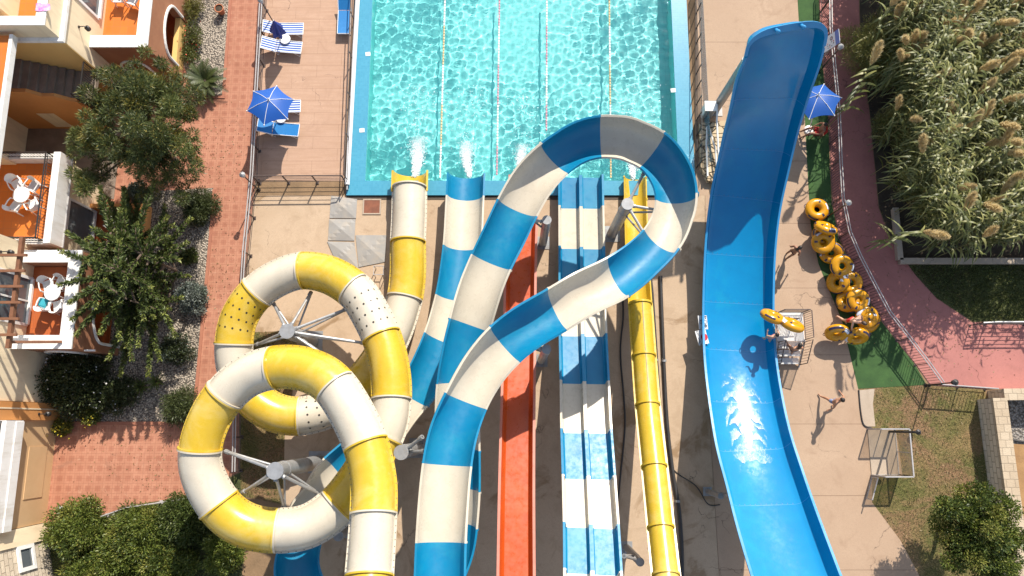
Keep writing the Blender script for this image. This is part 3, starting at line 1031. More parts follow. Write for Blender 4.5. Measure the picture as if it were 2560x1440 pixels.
# ---- narrow yellow kamikaze tube
P = catmull([(1588, 440, .5), (1590, 530, .6), (1593, 630, .78), (1600, 745, 1.0), (1609, 880, 1.5), (1619, 1010, 2.1), (1635, 1160, 3.0), (1652, 1320, 4.0), (1665, 1440, 4.8), (1677, 1560, 5.6)])
FR = frames(P)
kam = thing('narrow_tube_slide', 'narrow straight yellow tube slide between the double slide and the wide blue slide', 'water slide', (P[0].x, P[0].y, 0))
si = [0] + seams(P, [(1590, 497), (1600, 762), (1609, 890), (1619, 1013), (1635, 1159), (1652, 1317), (1665, 1440)], .4, 30) + [len(P) - 1]
RK = .47
for k in range(len(si) - 1):
    fr = FR[si[k]:si[k + 1] + 1]
    b = MB()
    if k < 2:
        sweep(b, fr, [(a, c - RK) for a, c in trough_prof(RK, 90, .07)])
    else:
        sweep(b, fr, circ(RK, 24), cap=False)
        sweep(b, fr, circ(RK - .02, 18)[::-1], cap=False)
        for sg in (-1, 1):
            sweep(b, fr, [(sg * (RK - .02), -.02), (sg * (RK + .085), -.02), (sg * (RK + .085), .02), (sg * (RK - .02), .02)][::sg])
    sweep(b, [fr[0], spin(fr[0], .09)], circ(RK + .06, 24) if k >= 2 else [(a, c - RK) for a, c in trough_prof(RK + .03, 90, .06)])
    if k in (2, 3):
        sweep(b, fr, [(-.012, RK + .001), (.012, RK + .001), (.012, RK + .012), (-.012, RK + .012)][::-1], 1)
    b.build('tube_section' if k >= 2 else 'runout_trough', [m['yellow'], m['bolt']], kam, smooth=38)

# ---- wide blue wave slide
bp = [(-1.60, .64), (-1.52, .66), (-1.46, .38), (-1.34, .12), (-1.12, 0), (1.12, 0), (1.34, .12), (1.46, .38), (1.52, .66), (1.60, .64), (1.60, .57), (1.54, .57), (1.50, .38), (1.36, .04), (1.14, -.07), (-1.14, -.07), (-1.36, .04), (-1.50, .38), (-1.54, .57), (-1.60, .57)]
ctrl = [(2028, 1560, 6.2), (1988, 1440, 5.1), (1942, 1300, 3.85), (1912, 1200, 2.9), (1884, 1100, 2.05), (1865, 1000, 1.3), (1852, 900, .75), (1847, 800, .45), (1848, 700, .5), (1853, 600, .75), (1865, 500, 1.25), (1885, 400, 2.1), (1906, 300, 3.3), (1932, 200, 4.8), (1956, 120, 6.0), (1968, 60, 6.8), (1973, 28, 7.2)]
P = [q_ - V((0, 0, .70)) for q_ in catmull([(x_, y_, z_ + .70) for x_, y_, z_ in ctrl])]
FR = frames(P)
wide = thing('wave_slide', 'wide blue half pipe slide rising to a high rounded end', 'water slide', (at(1847, 800).x, at(1847, 800).y, 0))
si = [0] + seams(P, [(1942, 1262), (1890, 1128), (1867, 1003), (1852, 878), (1847, 755), (1848, 640), (1865, 500), (1890, 380), (1918, 248)], .4, 30) + [len(P) - 1]
for k in range(len(si) - 1):
    fr = FR[si[k]:si[k + 1] + 1]
    b = MB()
    endp = k == len(si) - 2
    sc = None
    if endp:                                   # the high end closes in a rounded lip
        LE, NE = .80, 3.8
        cut = max(q_ for q_ in range(len(fr)) if (fr[-1][0] - fr[q_][0]).length > LE)
        tail, sc_t = [], []
        pe, fe = fr[-1], fr[cut]
        body = fr[:cut + 1]
        def at_len(d):
            acc_, q_ = 0.0, len(fr) - 1
            while q_ > cut:
                L_ = (fr[q_][0] - fr[q_ - 1][0]).length
                if acc_ + L_ >= d:
                    f_ = (d - acc_) / L_
                    return tuple(x_.lerp(y_, f_) for x_, y_ in zip(fr[q_], fr[q_ - 1]))
                acc_ += L_
                q_ -= 1
            return fr[cut]
        for th in range(0, 15):
            qq_ = math.sin(R(90 * th / 14))
            tail.append(at_len(LE * (1 - qq_)))
            sc_t.append(max(.012, (1 - qq_ ** NE) ** (1 / NE)))
        sweep(b, body[:-1] + tail, bp, scale=[1] * (len(body) - 1) + sc_t)
        lipl = body
    else:
        sweep(b, fr, bp)
        lipl = fr
    if k:                                      # bolted joint between mouldings
        inner_ = [(a_, c_ + .004) for a_, c_ in bp[1:9]]
        sweep(b, [spin(fr[0], -.012), spin(fr[0], .012)], inner_, 1, closed=False)
        for q_ in range(11):
            p_, s2_, u_, t_ = fr[0]
            c_ = p_ + s2_ * (-1.05 + .21 * q_) + u_ * .006 + t_ * .05
            b.add([c_ + t_ * .016, c_ + s2_ * .016, c_ - t_ * .016, c_ - s2_ * .016], [(0, 1, 2, 3)], 2)
    b.build('slide_section', [m['bigblue'], m['bluelip'], m['bolt']], wide, smooth=35)
    for sg in (-1, 1):
        lp = MB()
        sweep(lp, lipl, [(sg * 1.515, .665), (sg * 1.61, .658), (sg * 1.61, .672), (sg * 1.515, .680)][::sg])
        lp.build('rail_lip', m['bluelip'], wide, smooth=35)
el = MB()
rows = [(1, x_, y_, th_) for th_, (x_, y_) in enumerate(zip(tail, sc_t))] + [(-1, x_, y_, th_) for th_, (x_, y_) in reversed(list(enumerate(zip(tail, sc_t))))]
vs_ = []
for sg, (p, s_, u, t), c_, th_ in rows:
    q_ = math.sin(R(90 * th_ / 14))
    wd_ = .12 + .16 * q_ ** 4
    n_ = (s_ * sg * (1 - q_ ** 6) ** .5 + t * q_ ** 3).normalized()
    c0 = p + s_ * sg * 1.51 * c_ + u * .67
    vs_ += [c0, c0 + n_ * wd_, c0 + n_ * wd_ - u * .05, c0 - u * .03]
fs_ = []
for q_ in range(len(rows) - 1):
    k_ = q_ * 4
    for a_, b_ in ((0, 1), (1, 2), (2, 3), (3, 0)):
        fs_.append((k_ + a_, k_ + b_, k_ + 4 + b_, k_ + 4 + a_))
el.add(vs_, fs_)
el.build('end_lip', m['bluelip'], wide, smooth=40)
p, s_, u, t = FR[-1]
for a in (-.55, .45):
    b = MB()
    c = p + s_ * a + u * .68 + t * .14
    b.tube([c - u * .1, c + u * .14], .08, 10)
    b.ell(c + u * .18, (.09, .09, .11))
    b.build('water_nozzle', m['bluelip'], wide, smooth=50)
# sheets of water running over the lower bed: crescent-crested ripples of foam
i0 = min(range(len(P)), key=lambda i: abs(pix(P[i])[1] - 1225))
i1 = min(range(len(P)), key=lambda i: abs(pix(P[i])[1] - 905))
fr = FR[i0:i1 + 1]
sub = []
for a, b_ in zip(fr, fr[1:]):
    for q in range(5):
        f = q / 5
        sub.append(tuple(x.lerp(y, f) for x, y in zip(a, b_)))
nu = 64
wrr = np.random.RandomState(9)
cr = []
for row in range(9):
    for cc in range(3 if row % 2 else 2):
        cr.append(((cc - (1 if row % 2 else .5)) * .62 + wrr.uniform(-.24, .24), row * .62 + .9 + wrr.uniform(-.34, .34), wrr.uniform(.26, .58)))
Ltot = len(sub) * .22 / 5
vs, msk = [], []
for i, (p, s_, u, t) in enumerate(sub):
    l = i * .22 / 5
    for j in range(nu + 1):
        x = -1.0 + 2.0 * j / nu
        h = .012
        for cx, cl, cw in cr:
            q = (x - cx) / cw
            front = cl - (.9 + .5 * math.sin(cl * 9)) * abs(q) ** 1.7 * cw + .05 * math.sin(x * 17 + cl * 5)
            d = l - front
            if abs(q) < 1.3 and -.55 < d < .0:
                h = max(h, .012 + .075 * math.exp(d * 5.0) * (1 - (q / 1.3) ** 2))
        vs.append(p + s_ * x + u * h)
qs = [(i * (nu + 1) + j, i * (nu + 1) + j + 1, (i + 1) * (nu + 1) + j + 1, (i + 1) * (nu + 1) + j) for i in range(len(sub) - 1) for j in range(nu)]
uvm, nt, bs = base('running_water_foam')
cs = coords(nt, 'pos')
at_ = nd(nt, 'ShaderNodeAttribute', attribute_name='foam')
bs.inputs['Base Color'].default_value = (.72, .82, .86, 1)
bs.inputs['Roughness'].default_value = .6
nzz = noise(nt, cs, 9, 7, .82, .6, stretch=(1.6, .7, 1))
sm_ = nd(nt, 'ShaderNodeMath', operation='ADD')
nt.links.new(nzz, sm_.inputs[0])
nt.links.new(at_.outputs['Fac'], sm_.inputs[1])
al = ramp(nt, sm_.outputs[0], .93, 1.30, 0, .80)
tr = nd(nt, 'ShaderNodeBsdfTransparent')
gl = nd(nt, 'ShaderNodeBsdfGlossy')
gl.inputs['Roughness'].default_value = .05
mx0 = nd(nt, 'ShaderNodeMixShader')
mx0.inputs[0].default_value = .0
nt.links.new(tr.outputs[0], mx0.inputs[1])
nt.links.new(gl.outputs[0], mx0.inputs[2])
mx = nd(nt, 'ShaderNodeMixShader')
nt.links.new(al, mx.inputs[0])
nt.links.new(mx0.outputs[0], mx.inputs[1])
nt.links.new(bs.outputs[0], mx.inputs[2])
nt.links.new(mx.outputs[0], nt.nodes['Material Output'].inputs[0])
fo = npmesh('running_water', [tuple(v_) for v_ in vs], qs, uvm, smooth=True)
fa = fo.data.attributes.new('foam', 'FLOAT', 'POINT')
vals = []
for i in range(len(sub)):
    f = i / len(sub)
    env = max(0, math.sin(math.pi * min(1, max(0, f))) ** .7)
    for j in range(nu + 1):
        x = abs(-1.0 + 2.0 * j / nu)
        l = i * .22 / 5
        xx = -1.0 + 2.0 * j / nu
        b0 = .60 * env * max(0, 1 - x ** 4)
        for cx, cl, cw in cr:
            q = (xx - cx) / cw
            front = cl - (.9 + .5 * math.sin(cl * 9)) * abs(q) ** 1.7 * cw + .05 * math.sin(xx * 17 + cl * 5)
            d = l - front
            if abs(q) < 1.0:
                if -.26 < d < 0:
                    b0 -= .40 * min(1, (d + .26) / .10) * (1 - q * q) ** .5
                elif 0 <= d < .5:
                    b0 += .14 * (1 - d / .5)
        vals.append(b0)
fa.data.foreach_set('value', vals)
tag(fo, 'white rippled water running over the bed of the wide blue slide', 'running water', kind='stuff')
# ================================================================ SUPPORT COLUMNS
def column(px, py, z, r, lab, struts, zb=0.0, band=None):
    tp_ = at(px, py, z)
    t = thing('support_column', lab, 'support column', (tp_.x, tp_.y, zb), 'steel columns carrying the slides')
    b = MB()
    b.tube([(tp_.x, tp_.y, zb), (tp_.x, tp_.y, z)], r, 20)
    b.build('shaft', m['steel'], t, smooth=40)
    b = MB()
    b.tube([(tp_.x, tp_.y, z), (tp_.x, tp_.y, z + .03)], r * 1.04, 20)
    b.tube([(tp_.x, tp_.y, z - .9), (tp_.x, tp_.y, z - .86)], r * 1.05, 20)
    b.build('top_cap', m['steel'], t, smooth=40)
    b = MB()
    b.box((tp_.x, tp_.y, zb + .02), (r * 3.2, r * 3.2, .04))
    b.build('base_plate', m['steel'], t)
    for (qx, qy, qz, z0) in struts:
        q = at(qx, qy, qz)
        d = V((q.x - tp_.x, q.y - tp_.y, 0)).normalized()
        s0 = V((tp_.x, tp_.y, z - z0)) + d * r * .9
        st_ = MB()
        st_.tube([s0, q], .062, 8)
        st_.tube([s0 - d * .02, s0 + d * .12], .085, 8)
        st_.tube([q - (q - s0).normalized() * .18, q], .09, 8)
        s1 = V((tp_.x, tp_.y, z - z0 - .95)) + d * r * .9
        st_.tube([s1, q - V((0, 0, .08))], .045, 8)
        st_.build('strut', m['steel'], t, smooth=40)
    return t
column(718, 828, 3.75, .30, 'thick grey steel column with struts inside the upper tube loop',
       [(640, 862, 2.35, .2), (683, 757, 2.45, .2), (778, 730, 2.65, .2), (868, 772, 2.95, .2), (912, 858, 3.1, .2), (835, 905, 3.2, .3)])
column(688, 1177, 6.1, .30, 'thick grey steel column with struts inside the lower tube loop',
       [(563, 1128, 5.2, .2), (606, 1232, 4.9, .2), (711, 1272, 4.5, .2), (800, 1236, 4.25, .2)])
column(1569, 510, 4.75, .24, 'grey steel column with struts inside the ring of the loop slide',
       [(1612, 428, 4.7, .1), (1662, 528, 4.8, .1), (1620, 600, 4.9, .1)])
column(1367, 550, 3.9, .19, 'short grey column between the loop slide and the double slide',
       [(1335, 552, 4.05, .1)])
column(1366, 873, 5.1, .18, 'short grey column beside the orange slide', [(1308, 862, 5.35, .1)])
column(1003, 1131, 5.2, .27, 'grey steel column between the lower tube loop and the loop slide', [(1056, 1092, 5.7, .1), (1062, 1128, 5.7, .3)])
column(1868, 150, 4.9, .21, 'tall grey pole carrying the high left edge of the wide blue slide', [])
column(1600, 1405, 3.4, .16, 'grey steel post with a bracket below the double slide at the bottom edge', [(1560, 1390, 4.9, .1)])
column(1802, 1240, 2.1, .12, 'thin grey post at the lower left edge of the wide blue slide', [(1840, 1236, 2.9, .1)])
column(846, 1340, 1.7, .2, 'grey post beside the blue lower bend of the loop slide', [(780, 1330, 1.9, .2)])

# ================================================================ FENCES
def fence(name, lab, base_px, h, nrails, post_gap, mat='darksteel', topmat=None, pr=.03, rr=.014, twin=False, bars=0.0, lean=0.0, z0=0.02, group=None):
    P_ = [at(x, y, z0) for x, y in base_px]
    t = thing(name, lab, 'fence', tuple(P_[0]), group)
    pts = []
    for a, b_ in zip(P_, P_[1:]):
        L = (b_ - a).length
        k = max(1, round(L / post_gap))
        for i in range(k):
            pts.append(a.lerp(b_, i / k))
    pts.append(P_[-1])
    for p in pts:
        b = MB()
        b.bar(p, p + V((0, 0, h)), pr * 1.7, pr * 1.7)
        b.box(p + V((0, 0, .01)), (pr * 5, pr * 5, .02))
        b.build('post', m[mat], t)
    for i in range(nrails):
        z = h * (i + 1) / nrails if not bars else (h if i == nrails - 1 else .12)
        r_ = rr if i < nrails - 1 else rr * 2.0
        b = MB()
        for a, b_ in zip(P_, P_[1:]):
            b.tube([a + V((0, 0, z)), b_ + V((0, 0, z))], r_, 6)
        b.build('rail', m[topmat if topmat and i == nrails - 1 else mat], t, smooth=40)
    if twin:
        b = MB()
        for a, b_ in zip(P_, P_[1:]):
            n = V((-(b_ - a).y, (b_ - a).x, 0)).normalized() * .11
            b.tube([a + n + V((0, 0, h)), b_ + n + V((0, 0, h))], rr * 2.0, 6)
        b.build('rail', m[topmat or mat], t, smooth=40)
    if bars:
        b = MB()
        for a, b_ in zip(P_, P_[1:]):
            L = (b_ - a).length
            k = max(1, round(L / bars))
            for i in range(k):
                p = a.lerp(b_, (i + .5) / k)
                b.bar(p + V((0, 0, .1)), p + V((0, 0, h)), .016, .016)
        b.build('bar_infill', m[mat], t)
    return t
fence('railing', 'brown wire railing with twin top rail along the terracotta path', [(671, -40), (645, 452), (627, 640), (606, 1010), (603, 1176)], 1.05, 6, 1.55, 'darksteel', 'palesteel', twin=True)
fence('railing', 'low brown railing crossing the deck below the sun loungers', [(650, 458), (865, 456)], 1.0, 5, 1.5, 'darksteel', None)
fence('railing', 'thin brown railing along the left side of the pool', [(890, -40), (872, 455)], 1.0, 3, 2.2, 'darksteel', None, pr=.02)
fence('railing', 'grey and white railing curving between the green turf and the red path', [(2051, -40), (2052, 100), (2071, 300), (2075, 420), (2080, 510), (2097, 595), (2123, 655), (2156, 720), (2193, 790), (2241, 852), (2287, 913), (2322, 962)], 1.05, 2, 1.35, 'darksteel', 'palesteel', twin=True, bars=.13, pr=.02, rr=.012)
fence('railing', 'pale railing between the dry lawn and the red path, right of the lamp', [(2324, 964), (2462, 974)], .95, 2, 1.3, 'darksteel', 'palesteel', bars=.15, pr=.02)
fence('railing', 'white topped railing at the edge of the shaded lawn', [(2424, 814), (2460, 812), (2660, 812)], 1.0, 6, 1.6, 'darksteel', 'whitepaint', pr=.02)
fence('railing', 'low pale railing above the hedge at the bottom left', [(476, 1244), (330, 1266), (268, 1288)], .55, 2, 1.5, 'palesteel', 'palesteel')
# right pool barrier: posts, with a half-clear blue mesh added to cast the fence's shadow
P0, P1 = at(1741, -40, .02), at(1741, 420, .02)
t = thing('mesh_fence', 'blue mesh fence on dark posts along the right side of the pool', 'fence', tuple(P1))
k = 12
for i in range(k + 1):
    p = P0.lerp(P1, i / k)
    b = MB()
    b.bar(p, p + V((0, 0, 1.05)), .04, .04)
    b.build('post', m['black'], t)
for z in (.12, 1.03):
    b = MB()
    b.tube([P0 + V((0, 0, z)), P1 + V((0, 0, z))], .02, 6)
    b.build('rail', m['black'], t)
mesh_m, nt, bs = base('blue_screen_mesh')
bs.inputs['Base Color'].default_value = (.10, .2, .26, 1)
bs.inputs['Roughness'].default_value = .7
tr = nd(nt, 'ShaderNodeBsdfTransparent')
mx = nd(nt, 'ShaderNodeMixShader')
mx.inputs[0].default_value = .42
nt.links.new(tr.outputs[0], mx.inputs[1])
nt.links.new(bs.outputs[0], mx.inputs[2])
nt.links.new(mx.outputs[0], nt.nodes['Material Output'].inputs[0])
b = MB()
b.box2((P0.x - .004, P1.y, .14), (P0.x + .004, P0.y, 1.01))
b.build('shadow_mesh_panel', mesh_m, t)
# rolled white pool cover on the left rim
a, c = at(896, -40, .24), at(868, 462, .24)
t = thing('pool_cover_roller', 'long rolled white cover on the left pool rim', 'pool cover', (c.x, c.y, .11))
b = MB()
b.tube([a, c], .115, 14)
b.build('cover_roll', m['whitecloth'], t, smooth=50)
b = MB()
b.tube([c, c + V((0, -.25, 0))], .05, 10)
b.bar(c + V((0, -.18, 0)), c + V((0, -.18, -.2)), .08, .08)
b.build('roller_bracket', m['steel'], t, smooth=40)

# ================================================================ SUN LOUNGERS, UMBRELLAS
strm, nt, bs = base('striped_fabric')
cs = coords(nt, 'obj')
wv = nd(nt, 'ShaderNodeTexWave', i_Scale=2.6)
wv.bands_direction = 'Y'
nt.links.new(cs, wv.inputs['Vector'])
nt.links.new(mixc(nt, ramp(nt, wv.outputs['Fac'], .34, .46), (.62, .66, .74), (.02, .085, .36)), bs.inputs['Base Color'])
bs.inputs['Roughness'].default_value = .75
m['striped'] = strm

def make_lounger(lab, fabric):
    t = thing('sun_lounger', lab, 'sun lounger', (0, 0, 0), 'sun loungers by the pool')
    w2 = .31
    # long axis X: foot at +X, head at -X with a raised back
    for y in (-w2, w2):
        b = MB()
        b.tube([(-.30, y, .33), (.95, y, .33)], .018, 7)
        b.tube([(-.30, y, .33), (-.95, y, .62)], .018, 7)
        b.build('side_rail', m['whiteplastic'], t, smooth=40)
    b = MB()
    b.tube([(.95, -w2, .33), (.95, w2, .33)], .018, 7)
    b.tube([(-.95, -w2, .62), (-.95, w2, .62)], .018, 7)
    b.build('cross_rail', m['whiteplastic'], t, smooth=40)
    for x in (-.35, .70):
        b = MB()
        b.tube([(x - .1, -w2, .33), (x + .12, -w2, .02), (x + .12, w2, .02), (x - .1, w2, .33)], .014, 6)
        b.build('leg', m['whiteplastic'], t, smooth=40)
    b = MB()
    sx = [(.94, .34), (.6, .322), (.3, .318), (0, .325), (-.29, .335)]
    b.add([(x, y, z) for x, z in sx for y in (-.3, .3)], [(i * 2, i * 2 + 1, i * 2 + 3, i * 2 + 2) for i in range(4)])
    b.build('seat', m[fabric], t)
    b = MB()
    sx = [(-.31, .34), (-.5, .42), (-.72, .515), (-.94, .625)]
    b.add([(x, y, z) for x, z in sx for y in (-.3, .3)], [(i * 2, i * 2 + 1, i * 2 + 3, i * 2 + 2) for i in range(3)])
    b.build('backrest', m[fabric], t)
    return t
lou = make_lounger('blue and white striped lounger furthest up the deck, behind the folded parasol', 'striped')
def put(px, py, z=.012):
    p = at(px, py, .33)
    return (p.x, p.y, z)
lou.location = put(710, 72)
dup(lou, put(706, 116), (0, 0, R(-5)), 1, 'blue and white striped lounger beside the small white table of the folded parasol')
dup(lou, put(702, 266), (0, 0, R(1)), 1, 'blue and white striped lounger half hidden under the open parasol')
lb = make_lounger('plain blue lounger just below the open parasol', 'bluefabric')
lb.location = put(698, 322)
lb.rotation_euler = (0, 0, R(-5))
dup(lb, put(861, 40), (0, 0, R(-90)), 1, 'plain blue lounger standing alone against the pool fence')

def make_umbrella(lab, px, py, z, rad, rot, basepx=None):
    a = at(px, py, z)
    bp_ = at(*basepx, 0) if basepx else V((a.x, a.y, 0))
    t = thing('parasol', lab, 'parasol', (bp_.x, bp_.y, .012))
    n = 6
    ax = (a - V((bp_.x, bp_.y, 0))).normalized()
    x = ax.cross(V((0, 1, 0))).normalized()
    y = ax.cross(x)
    rim_ = []
    for i in range(n):
        an = rot + i * 2 * math.pi / n
        rim_.append(a + (x * math.cos(an) + y * math.sin(an)) * rad - ax * .42)
    b = MB()
    for i in range(n):
        p, q = rim_[i], rim_[(i + 1) % n]
        g_ = 6
        pts = []
        for r_ in range(g_ + 1):
            for c in range(g_ + 1):
                f, h = r_ / g_, c / g_
                e = p.lerp(q, h)
                sag = .10 * math.sin(math.pi * h) * f
                pp = a.lerp(e, f)
                pp = pp + (a - pp).normalized() * sag * .9 - ax * .06 * math.sin(math.pi * f) * -1
                pts.append(pp)
        b.add(pts, [(r_ * (g_ + 1) + c, r_ * (g_ + 1) + c + 1, (r_ + 1) * (g_ + 1) + c + 1, (r_ + 1) * (g_ + 1) + c) for r_ in range(g_) for c in range(g_)])
    b.build('canopy', m['umbrella'], t, smooth=30)
    for i in range(n):
        b = MB()
        mid = a.lerp(rim_[i], .5) + ax * .06
        b.tube([a + ax * .015, mid + ax * .015, rim_[i] + ax * .01], .012, 5)
        b.ell(rim_[i], (.035, .035, .035), 8, 5)
        b.build('rib', m['whiteplastic'], t, smooth=40)
    b = MB()
    b.tube([V((bp_.x, bp_.y, .05)), a + ax * .08], .024, 8)
    b.ell(a + ax * .1, (.04, .04, .06), 8, 6)
    b.build('pole', m['whiteplastic'], t, smooth=40)
    b = MB()
    b.lathe([(0, .14), (.05, .14), (.06, .09), (.22, .07), (.25, .03), (.25, 0)], 20, (bp_.x, bp_.y, .012))
    b.build('base_weight', m['whiteplastic'], t, smooth=40)
    return t
make_umbrella('open blue parasol over the deck loungers', 672, 250, 2.25, 1.08, .35, (694, 318))
make_umbrella('open blue parasol over the lifeguard chair beside the wide blue slide', 2046, 238, 2.3, 1.1, .1, (2022, 326))
# folded one
a, bp_ = at(684, 52, 2.3), at(706, 108, 0)
t = thing('folded_parasol', 'folded dark blue parasol leaning over the striped loungers', 'parasol', (bp_.x, bp_.y, .012))
ax = (a - bp_).normalized()
x = ax.cross(V((0, 1, 0))).normalized()
y = ax.cross(x)
b = MB()
vs, fs = [], []
kk = 24
prof = [(0, .04), (.25, .10), (.6, .20), (.9, .27), (1.15, .31)]
for d, r_ in prof:
    for j in range(kk):
        an = 2 * math.pi * j / kk
        rr_ = r_ * (1 + .28 * math.cos(an * 6) * min(1, d * 1.4))
        vs.append(a - ax * d + (x * math.cos(an) + y * math.sin(an)) * rr_)
for i in range(len(prof) - 1):
    for j in range(kk):
        fs.append((i * kk + j, i * kk + (j + 1) % kk, (i + 1) * kk + (j + 1) % kk, (i + 1) * kk + j))
b.add(vs, fs)
b.build('canopy', leafmat('navy_canvas', (.012, .05, .30), (.015, .06, .34), .15), t, smooth=60)
b = MB()
b.tube([bp_ + V((0, 0, .05)), a + ax * .06], .022, 8)
b.build('pole', m['whiteplastic'], t, smooth=40)
b = MB()
b.lathe([(0, .12), (.05, .12), (.2, .07), (.24, .03), (.24, 0)], 18, (bp_.x, bp_.y, .012))
b.build('base_weight', m['whiteplastic'], t, smooth=40)

def round_table(name, lab, p, h, r, group, z0):
    t = thing(name, lab, 'table', (p.x, p.y, z0), group)
    b = MB()
    b.lathe([(0, h), (r * .96, h), (r, h - .01), (r, h - .035), (r * .9, h - .045), (0, h - .045)], 26, (p.x, p.y, z0))
    b.lathe([(.06, h + .002), (.045, h + .004), (0, h + .004)], 12, (p.x, p.y, z0))
    b.build('tabletop', m['whiteplastic'], t, smooth=30)
    for k in range(4):
        an = R(45 + 90 * k)
        b = MB()
        b.bar((p.x + math.cos(an) * .08, p.y + math.sin(an) * .08, z0 + h - .05), (p.x + math.cos(an) * r * .75, p.y + math.sin(an) * r * .75, z0), .05, .035)
        b.build('leg', m['whiteplastic'], t)
    return t
round_table('side_table', 'small round white table between the two striped loungers', at(713, 98, .4), .42, .26, 'small tables under the parasols', .012)
round_table('side_table', 'small round white table by the edge of the open parasol', at(703, 296, .4), .42, .24, 'small tables under the parasols', .012)

# ================================================================ LAMPS, POSTS, SIGNS
def lamp(lab, hx, hy, h, off=(0, 0), lantern='palesteel'):
    p = at(hx, hy, h)
    t = thing('garden_lamp', lab, 'lamp', (p.x, p.y, .02), 'garden lamps on posts')
    b = MB()
    b.tube([(p.x, p.y, 0), (p.x, p.y, h - .12)], .028, 8)
    b.lathe([(.09, 0), (.09, .03), (.04, .1)], 12, (p.x, p.y, 0))
    b.build('post', m['black'], t, smooth=40)
    b = MB()
    b.lathe([(.03, -.16), (.10, -.10), (.115, .06), (.10, .07)], 8, (p.x, p.y, h))
    b.build('lantern', m[lantern], t, smooth=20)
    b = MB()
    b.lathe([(.135, .06), (.14, .085), (.06, .15), (0, .18)], 8, (p.x, p.y, h))
    b.build('lamp_cap', m['black'] if lantern == 'black' else m['steel'], t, smooth=20)
lamp('grey garden lamp where the two deck railings meet', 607, 438, 2.1)
lamp('garden lamp on the path railing above the folded parasol', 652, 2, 2.0)
lamp('garden lamp with a pale ring beside the notice board', 2101, 118, 2.4)
lamp('garden lamp with a pale ring on the red path beside the swim rings', 2120, 508, 2.2)
lamp('black garden lamp at the corner of the dry lawn and the red path', 2386, 956, 2.2, lantern='black')
lamp('short dark lamp with a pale cap by the hedge at the lower left', 152, 1272, .7)

def board(name, lab, cat, c, xdir, ydir, w_, h_, draws, post=None):
    """flat notice board: c centre, xdir/ydir unit vectors on its face"""
    xdir, ydir = V(xdir).normalized(), V(ydir).normalized()
    n = xdir.cross(ydir)
    t = thing(name, lab, cat, (c.x, c.y, .012))
    def quad(b, u0, v0, u1, v1, d, mi=0):
        b.add([c + xdir * u0 + ydir * v0 + n * d, c + xdir * u1 + ydir * v0 + n * d, c + xdir * u1 + ydir * v1 + n * d, c + xdir * u0 + ydir * v1 + n * d], [(0, 1, 2, 3)], mi)
    b = MB()
    Mx = Matrix((xdir, ydir, n)).transposed().to_4x4()
    Mx.translation = c
    b.box((0, 0, 0), (w_, h_, .02), 0, 0, Mx)
    b.build('panel', m['signwhite'], t)
    b = MB()
    for kind, *a in draws:
        if kind == 'q':
            quad(b, *a[:4], .013, a[4])
        elif kind == 'o':
            u, v_, r_, mi = a
            b.add([c + xdir * (u + r_ * math.cos(q * .3927)) + ydir * (v_ + r_ * math.sin(q * .3927)) + n * .0135 for q in range(16)], [tuple(range(16))], mi)
        elif kind == 'O':
            u, v_, r_, r2, mi = a
            vs = []
            for q in range(18):
                an = q * 2 * math.pi / 18
                for rr_ in (r_, r2):
                    vs.append(c + xdir * (u + rr_ * math.cos(an)) + ydir * (v_ + rr_ * math.sin(an)) + n * .0145)
            b.add(vs, [(2 * q, 2 * ((q + 1) % 18), 2 * ((q + 1) % 18) + 1, 2 * q + 1) for q in range(18)], mi)
        elif kind == 'w':
            u, v_, hh, r_ = a
            pass
    if b.v:
        b.build('sign_graphic', [m['signink'], m['signred'], m['signblue'], m['signwhite']], t)
    if post:
        for pp in post:
            b = MB()
            b.tube([V((pp[0], pp[1], 0)), V(pp)], .025, 8)
            b.build('post', m['steel'], t, smooth=40)
    return t, xdir, ydir, n
def lettering(parent, text, c, xdir, ydir, n, size, mat):
    cu = bpy.data.curves.new('lettering', 'FONT')
    cu.body = text
    cu.size = size
    cu.align_x = 'CENTER'
    cu.align_y = 'CENTER'
    cu.extrude = .001
    o = bpy.data.objects.new('lettering', cu)
    COL.objects.link(o)
    dg = bpy.context.evaluated_depsgraph_get()
    me = bpy.data.meshes.new_from_object(o.evaluated_get(dg))
    bpy.data.objects.remove(o)
    me.materials.clear()
    me.materials.append(mat)
    Mx = Matrix((xdir, ydir, n)).transposed().to_4x4()
    Mx.translation = c + n * .016 - OFF[parent.name]
    me.transform(Mx)
    ob = bpy.data.objects.new('lettering', me)
    COL.objects.link(ob)
    ob.parent = parent
    OFF[ob.name] = OFF[parent.name]
# EXIT ONLY sign and symbol sign leaning out from the left wall of the wide slide
c = at(1755, 843, .85)
t, xd, yd, nn = board('no_entry_sign', 'white sign with red no entry disc beside the wide blue slide', 'sign', c, (.25, -1, -.02), (1, .25, -.25), .66, .52,
      [('o', .02, .10, .17, 1), ('q', -.10, .075, .14, .125, 3)], [(c.x, c.y, .83)])
lettering(t, 'EXIT ONLY', c + yd * -.17 + xd * .0, xd, yd, nn, .13, m['signink'])
c = at(1757, 806, .80)
board('pictogram_sign', 'white sign with small round pictograms beside the wide blue slide', 'sign', c, (.06, -1, -.02), (1, .06, -.25), .62, .44,
      [('O', -.02, -.06, .10, .075, 0), ('q', -.075, -.075, .035, -.05, 0), ('O', -.02, .12, .09, .065, 0), ('q', -.28, .06, -.22, .2, 0), ('q', -.2, .12, -.15, .18, 0), ('o', .16, .11, .075, 0), ('o', .165, .11, .03, 3), ('q', .25, -.16, .265, .16, 2)], [(c.x, c.y, .78)])
c = at(2078, 103, 1.55)
pz = [(c.x + .03, c.y - .28, 1.45), (c.x + .03, c.y + .28, 1.45)]
ink = []
